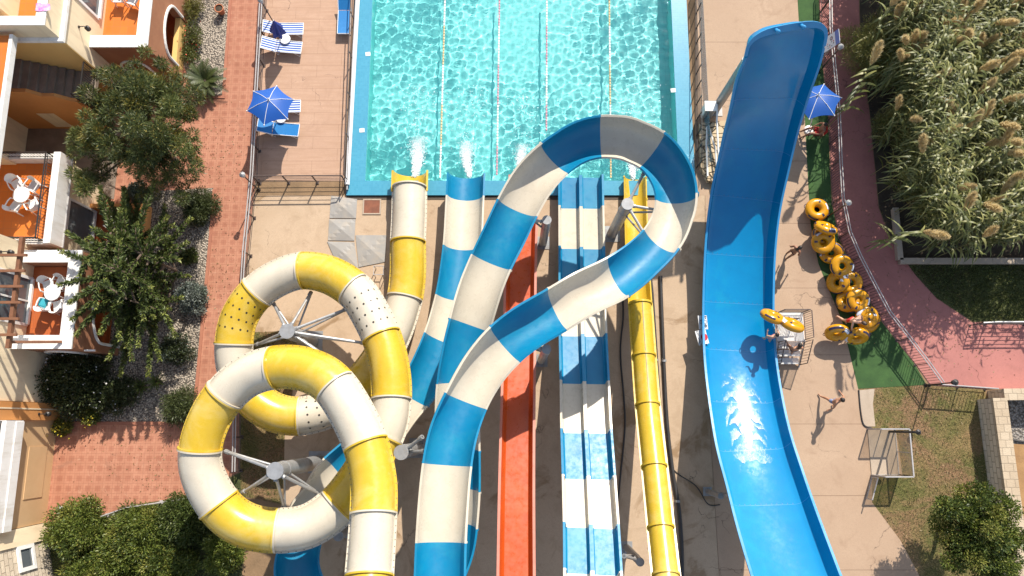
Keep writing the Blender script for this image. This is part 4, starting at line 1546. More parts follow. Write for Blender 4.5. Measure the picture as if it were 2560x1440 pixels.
for i in range(4):
    for j in range(3):
        if (i * 5 + j * 3) % 4 != 1:
            ink.append(('q', .02 + j * .1, -.24 + i * .12, .07 + j * .1 + .02 * (i % 2), -.19 + i * .12, 0 if (i + j) % 3 else 1))
board('notice_board', 'white notice board with a blue header and small pool rules symbols, by the red path', 'sign', c, (0, -1, 0), (.32, 0, .95), .70, 1.05,
      [('q', -.35, .27, .35, .525, 2), ('O', -.12, .04, .095, .06, 0), ('q', -.19, .03, -.05, .055, 1), ('o', -.05, -.34, .035, 0)] + ink, pz)

# white cabinet, pipes and low rubble wall under the wide slide
def boxthing(name, lab, cat, c, d, mat, extra=None, rz=0):
    t = thing(name, lab, cat, (c[0], c[1], c[2] - d[2] / 2))
    b = MB()
    b.box(c, d, rz)
    b.build('body', m[mat], t)
    for nm, cc, dd, mt in (extra or []):
        b = MB()
        b.box(cc, dd, rz)
        b.build(nm, m[mt], t)
    return t
p = at(1775, 268, .95)
boxthing('electric_cabinet', 'small white electric cabinet beside the tall grey pole', 'cabinet', (p.x, p.y, .62), (.48, .42, .9), 'whitepaint',
         [('cabinet_roof', (p.x, p.y, 1.085), (.56, .5, .03), 'whitepaint'), ('cabinet_door', (p.x, p.y - .216, .62), (.40, .01, .78), 'palesteel'), ('cabinet_stand', (p.x, p.y, .09), (.3, .3, .18), 'black')])
poly = [at(x, y, .3) for x, y in ((1748, 308), (1830, 300), (1830, 455), (1770, 452), (1752, 420))]
b = MB()
b.prism([(q.x, q.y) for q in poly][::-1], .0, .32)
tag(b.build('rubble_wall', m['rubble'], loc=(poly[0].x, poly[0].y, 0)), 'low cream rubble stone wall between the pool and the wide blue slide', 'stone wall')
for (pts, lab) in (([(1768, 318, .55), (1766, 360, .5), (1769, 440, .45)], 'white pipe running down over the rubble wall, nearest the pool'),
                   ([(1771, 314, .6), (1788, 372, .55), (1792, 420, .4)], 'white pipe slanting over the rubble wall toward the wide slide'),
                   ([(1793, 262, 1.0), (1792, 300, .9), (1796, 380, .8), (1800, 470, .6)], 'white pipe running close along the edge of the wide slide')):
    b = MB()
    q = [at(*x) for x in pts]
    b.tube([V((q[0].x, q[0].y, .02))] + q + [V((q[-1].x, q[-1].y, .02))], .045, 9)
    tag(b.build('white_pipe', m['whiteplastic'], smooth=40, loc=(q[0].x, q[0].y, .02)), lab, 'pipe')
# black hoses and drain pipes across the shaded concrete
def hose(name, lab, pts, r, mat='rubber', clamps=()):
    t = thing(name, lab, 'pipe', tuple(at(pts[0][0], pts[0][1], .01)))
    q = [at(x, y, r + .012) for x, y in pts]
    sm = []
    for i in range(len(q) - 1):
        p0, p1, p2, p3 = q[max(i - 1, 0)], q[i], q[i + 1], q[min(i + 2, len(q) - 1)]
        for k in range(8):
            u = k / 8
            sm.append(.5 * ((2 * p1) + (p2 - p0) * u + (2 * p0 - 5 * p1 + 4 * p2 - p3) * u * u + (3 * p1 - p0 - 3 * p2 + p3) * u ** 3))
    sm.append(q[-1])
    b = MB()
    b.tube(sm, r, 8)
    b.build('pipe_run', m[mat], t, smooth=50)
    for (x, y) in clamps:
        p = at(x, y, r + .012)
        b = MB()
        b.tube([p + V((0, -.05, 0)), p + V((0, .05, 0))], r * 1.35, 10)
        b.build('pipe_coupling', m['steel'], t, smooth=50)
hose('drain_pipe', 'thin black pipe close to the right side of the narrow yellow slide', [(1626, 690), (1631, 734), (1641, 880), (1650, 1015), (1657, 1095), (1668, 1180)], .06, clamps=((1642, 900),))
hose('drain_pipe', 'thick black pipe curving along the sunlit strip beside the wide blue slide', [(1651, 690), (1655, 800), (1660, 920), (1668, 1060), (1682, 1180), (1697, 1270), (1704, 1360), (1706, 1470)], .085, clamps=((1660, 902), (1694, 1253)))
hose('hose', 'dark hose lying between the double slide and the narrow yellow slide', [(1556, 740), (1558, 790), (1551, 880), (1560, 1000), (1562, 1070), (1550, 1200), (1540, 1300)], .04)
hose('hose', 'thin dark hose snaking over the concrete left of the wide blue slide', [(1650, 1130), (1690, 1180), (1740, 1215), (1770, 1260), (1800, 1262)], .022)
hose('hose', 'black hose bending along the lawn edge by the shower screen', [(2147, 975), (2152, 1030), (2160, 1062), (2180, 1070)], .03)
hose('hose', 'black hose across the grey gravel at the right edge', [(2522, 1096), (2532, 1100), (2560, 1104), (2600, 1103)], .05)

# grey cover sheets and a square hatch left of the yellow exit
def csheet(lab, px, zmid):
    c = [at(x, y, .03) for x, y in px]
    ctr = sum(c, V((0, 0, 0))) / 4
    n_ = 6
    b = MB()
    vs, fs = [], []
    for i in range(n_ + 1):
        for j in range(n_ + 1):
            u, v_ = i / n_, j / n_
            p = (c[0] * (1 - u) + c[1] * u) * (1 - v_) + (c[3] * (1 - u) + c[2] * u) * v_
            h = zmid * (1 - max(abs(u - .5), abs(v_ - .5)) * 2)
            vs.append((p.x, p.y, .045 + h))
    fs = [(i * (n_ + 1) + j, i * (n_ + 1) + j + 1, (i + 1) * (n_ + 1) + j + 1, (i + 1) * (n_ + 1) + j) for i in range(n_) for j in range(n_)]
    b.add(vs, fs)
    b.prism([(q.x, q.y) for q in c], .012, .04)
    tag(b.build('cover_sheet', m['grey_sheet'], loc=(ctr.x, ctr.y, .012)), lab, 'cover sheet', 'grey cover sheets on the concrete')
csheet('grey metal cover sheet next to the corner of the pool', [(828, 490), (893, 498), (890, 546), (824, 545)], .07)
csheet('grey metal cover sheet with a raised crease, second below the pool corner', [(823, 548), (889, 548), (886, 602), (820, 601)], .09)
csheet('lowest grey metal cover sheet, tucked by the white arc of the upper tube loop', [(818, 604), (886, 606), (896, 672), (838, 650)], .07)
csheet('grey metal cover sheet touching the white tube section of the chute exit', [(889, 588), (966, 588), (962, 655), (897, 668)], .08)
p = at(930, 517, .012)
t = thing('hatch_cover', 'square rusty brown hatch in the concrete beside the yellow chute', 'hatch', (p.x, p.y, .012))
b = MB()
b.box((p.x, p.y, .03), (.74, .64, .03))
b.build('lid', M('rusty_lid', (.24, .085, .045), (.16, .06, .035), scale=3, rough=.85), t)
b = MB()
for dx, dy, sx, sy in ((.40, 0, .06, .76), (-.40, 0, .06, .76), (0, .35, .74, .06), (0, -.35, .74, .06)):
    b.box((p.x + dx, p.y + dy, .032), (sx, sy, .04))
b.build('hatch_rim', m['pale_path'], t)
p = at(948, 678, .4)
t = thing('step_frame', 'small white metal step frame beside the yellow tube section', 'metal frame', (p.x, p.y, .012))
for dx in (-.22, .22):
    b = MB()
    b.tube([(p.x + dx, p.y - .2, .02), (p.x + dx, p.y - .2, .6), (p.x + dx, p.y + .2, .6), (p.x + dx, p.y + .2, .02)], .02, 6)
    b.build('frame_side', m['palesteel'], t, smooth=40)
b = MB()
b.tube([(p.x - .22, p.y + .2, .6), (p.x + .22, p.y + .2, .6)], .02, 6)
b.tube([(p.x - .22, p.y - .2, .6), (p.x + .22, p.y - .2, .6)], .02, 6)
b.build('frame_bar', m['palesteel'], t, smooth=40)

# shower screen on the right lawn
acr, nt, bs = base('smoked_acrylic')
bs.inputs['Base Color'].default_value = (.55, .48, .38, 1)
bs.inputs['Roughness'].default_value = .3
tr = nd(nt, 'ShaderNodeBsdfTransparent')
tr.inputs[0].default_value = (.82, .76, .66, 1)
mx = nd(nt, 'ShaderNodeMixShader')
nt.links.new(ramp(nt, noise(nt, coords(nt, 'pos'), 2.0, 5, .6), .3, .7, .25, .5), mx.inputs[0])
nt.links.new(tr.outputs[0], mx.inputs[1])
nt.links.new(bs.outputs[0], mx.inputs[2])
nt.links.new(mx.outputs[0], nt.nodes['Material Output'].inputs[0])
A, B_, C_, D_ = at(2168, 1072), at(2236, 1072), at(2246, 1187), at(2178, 1187)
t = thing('shower_screen', 'three sided smoked acrylic shower screen on the lawn edge', 'shower screen', (A.x, A.y, .012))
for p, q, hh in ((A, B_, 1.25), (B_, C_, 1.25), (C_, D_, 1.25)):
    b = MB()
    d = (q - p).normalized() * .03
    b.add([p + d + V((0, 0, .06)), q - d + V((0, 0, .06)), q - d + V((0, 0, hh)), p + d + V((0, 0, hh))], [(0, 1, 2, 3)])
    b.build('acrylic_panel', acr, t)
    b = MB()
    for u, v_ in ((p, q),):
        b.bar(u + V((0, 0, hh)), v_ + V((0, 0, hh)), .05, .05)
        b.bar(u + V((0, 0, .05)), v_ + V((0, 0, .05)), .04, .04)
        b.bar(u, u + V((0, 0, hh)), .05, .05)
        b.bar(v_, v_ + V((0, 0, hh)), .05, .05)
        mid = u.lerp(v_, .5)
        b.bar(mid + V((0, 0, .05)), mid + V((0, 0, hh)), .03, .03)
    b.build('panel_frame', m['palesteel'], t)
b = MB()
tr_ = [A, B_, C_, D_]
b.prism([(x.x, x.y) for x in tr_], .018, .05)
b.build('shower_tray', m['pale_path'], t)
p = at(2222, 1079, 0)
t = thing('shower_post', 'dark shower post with a round head over the acrylic screen', 'shower', (p.x, p.y, .05))
b = MB()
b.tube([(p.x, p.y, .05), (p.x, p.y, 2.0), (p.x + .15, p.y, 2.12)], .05, 10)
b.build('post', m['black'], t, smooth=40)
b = MB()
b.lathe([(.02, .1), (.11, .04), (.12, 0), (0, -.01)], 14, (p.x + .2, p.y, 2.02))
b.build('shower_head', m['black'], t, smooth=40)
A, B_ = at(2178, 1192), at(2164, 1246)
t = thing('screen_wing', 'small angled metal frame panel below the shower screen', 'screen panel', (A.x, A.y, .012))
b = MB()
b.bar(A, A + V((0, 0, .6)), .04, .04)
b.bar(B_, B_ + V((0, 0, .6)), .04, .04)
b.bar(A + V((0, 0, .6)), B_ + V((0, 0, .6)), .04, .04)
b.bar(A + V((0, 0, .08)), B_ + V((0, 0, .08)), .04, .04)
b.build('panel_frame', m['palesteel'], t)
b = MB()
b.add([A + V((0, 0, .08)), B_ + V((0, 0, .08)), B_ + V((0, 0, .6)), A + V((0, 0, .6))], [(0, 1, 2, 3)])
b.build('acrylic_panel', acr, t)

# stone wall at the right
def wall_run(lab, px0, px1, h, wd, mat='stone', capm='stonecap'):
    p, q = at(*px0, h), at(*px1, h)
    t = thing('stone_wall', lab, 'stone wall', (p.x, p.y, 0))
    b = MB()
    c = (p + q) / 2
    d = q - p
    ang = math.atan2(d.y, d.x)
    b.box((c.x, c.y, (h - .12) / 2), (d.length, wd - .06, h - .12), ang)
    b.build('wall_body', m[mat], t)
    b = MB()
    b.box((c.x, c.y, h - .06 + .002), (d.length + .04, wd, .124), ang)
    b.build('coping', m[capm], t)
wall_run('cream limestone wall running down the right side of the dry lawn', (2500, 996), (2566, 1480), 1.15, .62)
wall_run('cream limestone wall along the lower edge of the red path', (2512, 986), (2680, 984), 1.14, .5)
wall_run('low grey kerb wall in front of the reed bed', (2252, 652), (2680, 652), .30, .28, 'pale_path', 'pale_path')
wall_run('low grey kerb wall along the left edge of the reed bed', (2240, 520), (2252, 648), .30, .26, 'pale_path', 'pale_path')

# ================================================================ SWIM RINGS
def torus_pts(b, c, R0, r0, nu=30, nv=14, mi=0, flat=.9, clipx=None):
    vs, fs = [], []
    for i in range(nu):
        a = 2 * math.pi * i / nu
        for j in range(nv):
            q = 2 * math.pi * j / nv
            rr_ = R0 + r0 * math.cos(q)
            vs.append((c[0] + rr_ * math.cos(a), c[1] + rr_ * math.sin(a), c[2] + r0 * flat * math.sin(q)))
    for i in range(nu):
        for j in range(nv):
            fs.append((i * nv + j, ((i + 1) % nu) * nv + j, ((i + 1) % nu) * nv + (j + 1) % nv, i * nv + (j + 1) % nv))
    b.add(vs, fs, mi)
def patch(b, c, R0, r0, a0, a1, q0, q1, mi, flat=.9, e=.006):
    n1, n2 = 8, 5
    vs = []
    for i in range(n1 + 1):
        a = a0 + (a1 - a0) * i / n1
        for j in range(n2 + 1):
            q = q0 + (q1 - q0) * j / n2
            rr_ = R0 + (r0 + e) * math.cos(q)
            vs.append((c[0] + rr_ * math.cos(a), c[1] + rr_ * math.sin(a), c[2] + (r0 + e) * flat * math.sin(q)))
    b.add(vs, [(i * (n2 + 1) + j, (i + 1) * (n2 + 1) + j, (i + 1) * (n2 + 1) + j + 1, i * (n2 + 1) + j + 1) for i in range(n1) for j in range(n2)], mi)
def ring_proto(lab, cents, seed, R0=.335, r0=.205):
    t = thing('swim_ring', lab, 'swim ring', (0, 0, 0), 'yellow swim rings')
    rr_ = random.Random(seed)
    b = MB()
    for c in cents:
        torus_pts(b, c, R0, r0)
    b.build('tube_body', m['ring'], t, smooth=60)
    b = MB()
    for c in cents:
        for k in range(3):
            a = rr_.uniform(0, 6.28)
            patch(b, c, R0, r0, a, a + rr_.uniform(.7, 1.3), R(rr_.uniform(8, 30)), R(rr_.uniform(36, 46)), 0)
        for k in range(2):
            a = rr_.uniform(0, 6.28)
            patch(b, c, R0, r0, a, a + .24, R(60), R(100), 0, e=.010)
        a = rr_.uniform(0, 6.28)
        patch(b, c, R0, r0, a, a + rr_.uniform(.6, 1.1), R(20), R(70), 1, e=.0045)
    b.build('print', [m['ringdark'], m['ringwhite']], t, smooth=60)
    for c in cents:
        for a in (.6, 3.7):
            hb = MB()
            pts = [(c[0] + (R0 + r0 * 1.0 + .05 * math.sin(math.pi * q / 6)) * math.cos(a + (q - 3) * .07), c[1] + (R0 + r0 + .05 * math.sin(math.pi * q / 6)) * math.sin(a + (q - 3) * .07), c[2]) for q in range(7)]
            hb.tube(pts, .016, 6)
            hb.build('handle', m['ringdark'], t, smooth=50)
    return t
def euler_for(n, spin_=0.0):
    """rotation taking +Z to n, then a spin about n"""
    q = V((0, 0, 1)).rotation_difference(V(n).normalized())
    return (q.to_matrix() @ Matrix.Rotation(spin_, 3, 'Z')).to_euler()
proto = ring_proto('single yellow ring lying flat on another at the top of the row', [(0, 0, 0)], 3)
p = at(2042, 524, .5)
proto.location = p
proto.rotation_euler = euler_for((-.05, .0, 1), 2.2)
patch_lab = [
    ((2064, 570, .95), (.3, .95, .75), .5, 'plain yellow ring tipped up on edge, second from the top of the row'),
    ((2058, 606, .72), (-.1, -.15, 1), 4.0, 'yellow ring with a white print lying on top of two others, third in the row'),
    ((2058, 590, .35), (.1, .25, 1), 1.0, 'yellow ring mostly hidden beneath the third ring of the row'),
    ((2078, 632, .45), (-.35, -.5, .8), 5.0, 'dark striped yellow ring leaning below the third ring, against the railing'),
    ((2044, 524, .2), (0, 0, 1), .3, 'yellow ring lying underneath the flat top ring of the row'),
    ((2095, 706, .42), (-.75, -.1, .65), 2.6, 'yellow ring with navy stripes leaning behind the middle double ring'),
    ((2120, 752, .45), (-.5, .15, .8), 1.2, 'plain orange yellow ring leaning behind the lower double ring'),
    ((2174, 806, .45), (.3, -.5, .75), 3.3, 'striped yellow ring at the foot of the row, behind the man in red shorts'),
]
for (ps, n_, sp, lab) in patch_lab:
    dup(proto, at(*ps), euler_for(n_, sp), 1, lab)
dbl = ring_proto('yellow double ring leaning on the railing, upper of the two doubles in the row', [(-.44, 0, 0), (.44, 0, 0)], 8)
def put_double(o, pa, pb, nrm):
    a, b_ = at(*pa), at(*pb)
    x = (b_ - a).normalized()
    n_ = V(nrm)
    n_ = (n_ - x * n_.dot(x)).normalized()
    y = n_.cross(x)
    Mx = Matrix((x, y, n_)).transposed()
    o.location = (a + b_) / 2
    o.rotation_euler = Mx.to_euler()
put_double(dbl, (2106, 668, .75), (2126, 705, .62), (-.1, -.05, 1))
d2 = dup(dbl, (0, 0, 0), (0, 0, 0), 1, 'yellow double ring with navy stripes, lower of the two doubles in the row')
put_double(d2, (2146, 753, .75), (2166, 790, .60), (-.15, .15, 1))
d3 = dup(dbl, (0, 0, 0), (0, 0, 0), 1, 'yellow double ring carried low by the man in red shorts')
put_double(d3, (2094, 832, .68), (2140, 840, .68), (.0, -.88, .45))
d4 = dup(dbl, (0, 0, 0), (0, 0, 0), 1, 'yellow double ring carried by the girl in pink on the platform')
put_double(d4, (1932, 792, 1.85), (1978, 811, 2.0), (-.25, .95, .34))

# ================================================================ PLATFORM BESIDE THE WIDE SLIDE
def plat():
    z = .95
    A, B_, C_, D_ = at(1938, 782, z), at(2006, 782, z), at(2012, 852, z), at(1942, 852, z)
    x0, x1 = min(A.x, D_.x), max(B_.x, C_.x)
    y1, y0 = A.y, C_.y
    t = thing('boarding_platform', 'white slatted metal platform with railings and steps beside the wide blue slide', 'platform', (x0, y0, .012))
    n_ = 22
    b = MB()
    for i in range(n_):
        x = x0 + (x1 - x0) * (i + .5) / n_
        b.box((x, (y0 + y1) / 2, z - .02), ((x1 - x0) / n_ * .72, y1 - y0, .03))
    for y in (y0, (y0 + y1) / 2, y1):
        b.box(((x0 + x1) / 2, y, z - .055), (x1 - x0, .05, .04))
    b.build('slatted_deck', m['whiteplastic'], t)
    ys = y0
    for k in range(3):
        zz = z - .24 * (k + 1)
        b = MB()
        for q in range(5):
            b.box(((x0 + x1) / 2, ys - .05 - q * .06, zz), (x1 - x0 - .1, .045, .03))
        b.build('step', m['whiteplastic'], t)
        ys -= .33
    for x in (x0, x1):
        for y in (y0, y1):
            b = MB()
            b.bar((x, y, 0), (x, y, z), .06, .06)
            b.build('leg', m['palesteel'], t)
        b = MB()
        b.bar((x, y0, z - .05), (x, y0 - 1.1, .05), .04, .10)
        b.build('stringer', m['palesteel'], t)
    def rail(name, p, q, h0, h1, bars):
        b = MB()
        p, q = V(p), V(q)
        b.tube([p, p + V((0, 0, h0)), q + V((0, 0, h1)), q], .022, 7)
        b.tube([p + V((0, 0, .12)), q + V((0, 0, .12))], .016, 6)
        for i in range(1, bars):
            f = i / bars
            bb = p.lerp(q, f)
            b.tube([bb + V((0, 0, .12)), bb + V((0, 0, h0 + (h1 - h0) * f))], .009, 5)
        b.build(name, m['darksteel'], t, smooth=40)
    rail('guard_rail', (x0 + .1, y1, z), (x1 - .05, y1, z), 1.0, 1.0, 14)
    rail('guard_rail', (x1, y1 - .05, z), (x1, y0 + .05, z), 1.0, 1.0, 12)
    rail('hand_rail', (x1, y0 - .05, z - .1), (x1, y0 - 1.0, .1), 1.0, .95, 8)
    rail('hand_rail', (x0 + .1, y0 - .05, z - .1), (x0 + .1, y0 - 1.0, .1), .9, .9, 8)
    rail('gate', (x0 + .15, y1 - .35, z), (x1 - .45, y1 - .35, z), .7, .7, 9)
    return t
plat()

# ================================================================ PEOPLE
def skinmesh(name, nodes, edges, mat, parent, Mx, sub=2, root=0):
    me = bpy.data.meshes.new('tmp')
    me.from_pydata([n[0] for n in nodes], edges, [])
    o = bpy.data.objects.new('tmp', me)
    COL.objects.link(o)
    sm = o.modifiers.new('s', 'SKIN')
    sm.use_smooth_shade = True
    sv = me.skin_vertices[0].data
    for i, n in enumerate(nodes):
        sv[i].radius = n[1] if isinstance(n[1], tuple) else (n[1], n[1])
        sv[i].use_root = (i == root)
    ss = o.modifiers.new('u', 'SUBSURF')
    ss.levels = ss.render_levels = sub
    dg = bpy.context.evaluated_depsgraph_get()
    out = bpy.data.meshes.new_from_object(o.evaluated_get(dg))
    bpy.data.objects.remove(o)
    out.name = name
    out.transform(Mx)
    off = OFF[parent.name]
    out.transform(Matrix.Translation(-off))
    out.materials.clear()
    out.materials.append(mat)
    out.polygons.foreach_set('use_smooth', [True] * len(out.polygons))
    ob = bpy.data.objects.new(name, out)
    COL.objects.link(ob)
    ob.parent = parent
    OFF[ob.name] = off
    return ob

def person(lab, loc, rz, J, skin, cloth, hairm, long_hair=False, top=None, s=1.0):
    """J: joint positions (x right, y forward, z up) from the feet's midpoint"""
    t = thing('person', lab, 'person', loc)
    Mx = Matrix.Translation(V(loc)) @ Matrix.Rotation(rz, 4, 'Z') @ Matrix.Scale(s, 4)
    g_ = {k: V(v_) for k, v_ in J.items()}
    pel, ch, nk, hd = g_['pelvis'], g_['chest'], g_['neck'], g_['head']
    nodes, edges, ix = [], [], {}
    def add(k, p, r, par=None):
        ix[k] = len(nodes)
        nodes.append((tuple(p), r))
        if par:
            edges.append((ix[par], ix[k]))
    add('pelvis', pel, (.135, .105))
    add('waist', pel.lerp(ch, .45), (.115, .09), 'pelvis')
    add('chest', ch, (.15, .105), 'waist')
    add('neckb', ch.lerp(nk, .7), (.075, .07), 'chest')
    add('neck', nk, .052, 'neckb')
    add('jaw', nk.lerp(hd, .45), (.062, .07), 'neck')
    add('head', hd, (.078, .092), 'jaw')
    add('crown', hd + (hd - nk).normalized() * .09, (.06, .07), 'head')
    fw = g_.get('face', V((0, 1, 0))).normalized()
    rt = fw.cross((hd - nk).normalized())
    add('nose', hd + fw * .105 - (hd - nk).normalized() * .015, .014, 'head')
    for sd_ in (-1, 1):
        add('ear%d' % sd_, hd + rt * .09 * sd_, .016, 'head')
    for S_ in 'LR':
        sg = -1 if S_ == 'L' else 1
        add('hip' + S_, g_['hip' + S_], .088, 'pelvis')
        add('thigh' + S_, g_['hip' + S_].lerp(g_['knee' + S_], .5), .075, 'hip' + S_)
        add('knee' + S_, g_['knee' + S_], .056, 'thigh' + S_)
        add('calf' + S_, g_['knee' + S_].lerp(g_['ankle' + S_], .35), .057, 'knee' + S_)
        add('ankle' + S_, g_['ankle' + S_], .036, 'calf' + S_)
        add('toe' + S_, g_['toe' + S_], (.04, .026), 'ankle' + S_)
        add('sh' + S_, g_['sh' + S_], .062, 'chest')
        add('elbow' + S_, g_['elbow' + S_], .042, 'sh' + S_)
        add('wrist' + S_, g_['wrist' + S_], .028, 'elbow' + S_)
        d = (g_['wrist' + S_] - g_['elbow' + S_]).normalized()
        sdv = d.cross(V((0, 1, .2))).normalized()
        palm = g_['wrist' + S_] + d * .075
        add('palm' + S_, palm, (.036, .02), 'wrist' + S_)
        cu = d.cross(sdv) * .02
        for fi, (o_, ln) in enumerate(((-.028, .06), (-.010, .075), (.010, .07), (.028, .052))):
            k = 'f%s%d' % (S_, fi)
            add(k + 'a', palm + sdv * o_ + d * .04, .0095, 'palm' + S_)
            add(k + 'b', palm + sdv * o_ * 1.1 + d * (.04 + ln * .6) + cu * .6, .0085, k + 'a')
            add(k + 'c', palm + sdv * o_ * 1.1 + d * (.04 + ln) + cu * 1.6, .007, k + 'b')
        add('th%sa' % S_, g_['wrist' + S_] + d * .04 + sdv * -.045 + cu, .010, 'palm' + S_)
        add('th%sb' % S_, g_['wrist' + S_] + d * .085 + sdv * -.06 + cu * 1.6, .008, 'th%sa' % S_)
    skinmesh('body', nodes, edges, skin, t, Mx)
    up_ = (hd - nk).normalized()
    # hair cap
    b = MB()
    hc = hd + up_ * .045 - fw * .02
    Mh = Matrix((rt, fw, up_)).transposed()
    b.ell(hc, (.098, .112, .098), 16, 10, 0, Mh)
    if long_hair:
        b.ell(hd - fw * .09 - up_ * .10, (.075, .05, .17), 12, 8, 0, Mh)
    b.v = [tuple(Mx @ V(v_)) for v_ in b.v]
    b.build('hair', hairm, t, smooth=80)
    for sd_ in (-1, 1):
        b = MB()
        b.ell(hd + fw * .088 + rt * .033 * sd_ + up_ * .012, (.012, .008, .009), 8, 6, 0, Mh)
        b.v = [tuple(Mx @ V(v_)) for v_ in b.v]
        b.build('eye', m['signink'], t, smooth=80)
    # shorts / swimwear
    if cloth:
        cm, leg = cloth
        nodes2 = [(tuple(pel + V((0, 0, .03))), (.152, .122))]
        ed = []
        nodes2.append((tuple(pel.lerp(ch, .18)), (.14, .112)))
        ed.append((0, 1))
        for S_ in 'LR':
            k = len(nodes2)
            nodes2.append((tuple(g_['hip' + S_]), .104))
            ed.append((0, k))
            nodes2.append((tuple(g_['hip' + S_].lerp(g_['knee' + S_], leg)), .10))
            ed.append((k, k + 1))
        skinmesh('shorts', nodes2, ed, cm, t, Mx)
    if top:
        nodes3 = [(tuple(ch - V((0, 0, .02))), (.160, .116)), (tuple(pel.lerp(ch, .7)), (.142, .108))]
        ed3 = [(0, 1)]
        skinmesh('swim_top', nodes3, ed3, top, t, Mx)
    return t
stand = dict(pelvis=(0, 0, .93), chest=(0, .02, 1.30), neck=(0, .02, 1.50), head=(0, .04, 1.63),
             hipL=(-.095, 0, .88), kneeL=(-.10, .10, .49), ankleL=(-.10, .02, .09), toeL=(-.11, .17, .03),
             hipR=(.095, 0, .88), kneeR=(.10, -.02, .49), ankleR=(.10, -.20, .11), toeR=(.11, -.06, .03),
             shL=(-.19, .01, 1.39), elbowL=(-.27, -.06, 1.13), wristL=(-.29, .06, .90),
             shR=(.19, .01, 1.39), elbowR=(.27, -.02, 1.12), wristR=(.28, .12, .89))
p = at(2066, 1004, .012)
man = dict(stand)
man.update(kneeL=(-.09, .22, .50), ankleL=(-.09, .34, .09), toeL=(-.10, .50, .05), kneeR=(.09, -.05, .48), ankleR=(.09, -.36, .14), toeR=(.09, -.24, .03),
           elbowL=(-.34, -.14, 1.16), wristL=(-.50, -.12, .97), elbowR=(.33, -.02, 1.14), wristR=(.40, .16, .98))
person('bare chested man in blue patterned swim shorts striding across the open concrete', (p.x, p.y, .012), R(35), man, m['skin1'], (m['cl_blue'], .55), m['hair'])
p = at(1966, 640, .012)
person('tanned person in dark swimwear walking beside the wide blue slide', (p.x, p.y, .012), R(-55), stand, m['skin3'], (m['cl_dark'], .15), m['hair'], True, m['cl_dark'], .95)
p = at(2105, 806, .016)
bend = dict(stand)
bend.update(chest=(0, .16, 1.27), neck=(0, .26, 1.45), head=(0, .33, 1.56), elbowL=(-.33, .20, 1.12), wristL=(-.36, .30, .95), elbowR=(.33, .22, 1.12), wristR=(.34, .36, .95), kneeR=(.12, -.14, .55), ankleR=(.12, -.42, .34), toeR=(.12, -.38, .20))
person('sunburnt man in red shorts carrying a double ring away from the row', (p.x, p.y, .016), R(-140), bend, m['skin2'], (m['cl_red'], .5), m['hair2'], False, None, 1.02)
p = at(1916, 832, .97)
girl = dict(stand)
girl.update(elbowL=(-.30, .16, 1.16), wristL=(-.26, .32, 1.30), elbowR=(.30, .14, 1.12), wristR=(.30, .34, 1.18))
person('girl in hot pink bikini bottoms holding a double ring on the platform', (at(1914, 848, .96).x, at(1914, 848, .96).y, .96), R(20), girl, m['skin2'], (m['cl_pink'], .12), m['hair'], False, m['cl_pink'], .88)
p = at(1968, 879, .25)
climb = dict(stand)
climb.update(kneeL=(-.10, .28, .62), ankleL=(-.10, .16, .27), toeL=(-.10, .32, .22), elbowL=(-.30, .18, 1.16), wristL=(-.30, .36, 1.02), chest=(0, .08, 1.29), neck=(0, .10, 1.48), head=(0, .13, 1.61))
person('long haired woman in black swimwear climbing the platform steps', (p.x, p.y, .20), R(8), climb, m['skin1'], (m['cl_dark'], .12), m['hair'], True, m['cl_dark'], .98)
p = at(2036, 338, 0)
t = thing('lifeguard_chair', 'small wooden folding chair under the parasol beside the wide slide', 'chair', (p.x, p.y, .016))
b = MB()
b.box((p.x, p.y, .45), (.46, .46, .03))
b.build('seat', m['wood'], t)
b = MB()
b.box((p.x + .22, p.y, .75), (.03, .46, .42))
b.build('backrest', m['cl_red'], t)
for dx in (-.2, .2):
    for dy in (-.2, .2):
        b = MB()
        b.bar((p.x + dx, p.y + dy, .016), (p.x + dx, p.y + dy, .44), .035, .035)
        b.build('leg', m['wood'], t)
sit = dict(stand)
sit.update(pelvis=(0, 0, .56), chest=(0, -.06, .93), neck=(0, -.05, 1.13), head=(0, -.01, 1.26), hipL=(-.1, .04, .55), hipR=(.1, .04, .55), kneeL=(-.14, .45, .56), kneeR=(.14, .46, .55),
           ankleL=(-.14, .62, .14), ankleR=(.14, .70, .12), toeL=(-.16, .78, .05), toeR=(.16, .86, .05), shL=(-.19, -.06, 1.02), shR=(.19, -.06, 1.02), elbowL=(-.28, .04, .78), wristL=(-.2, .26, .66), elbowR=(.28, .04, .78), wristR=(.2, .26, .66))
person('seated lifeguard in red shorts and dark top under the parasol by the slide', (p.x, p.y, -.02), R(90), sit, m['skin3'], (m['cl_red'], .5), m['hair'], False, m['cl_dark'], 1.0)
# ================================================================ BUILDINGS (left edge)
def part(t, name, mat, *boxes):
    b = MB()
    for a, c in boxes:
        b.box2(a, c)
    return b.build(name, m[mat], t)

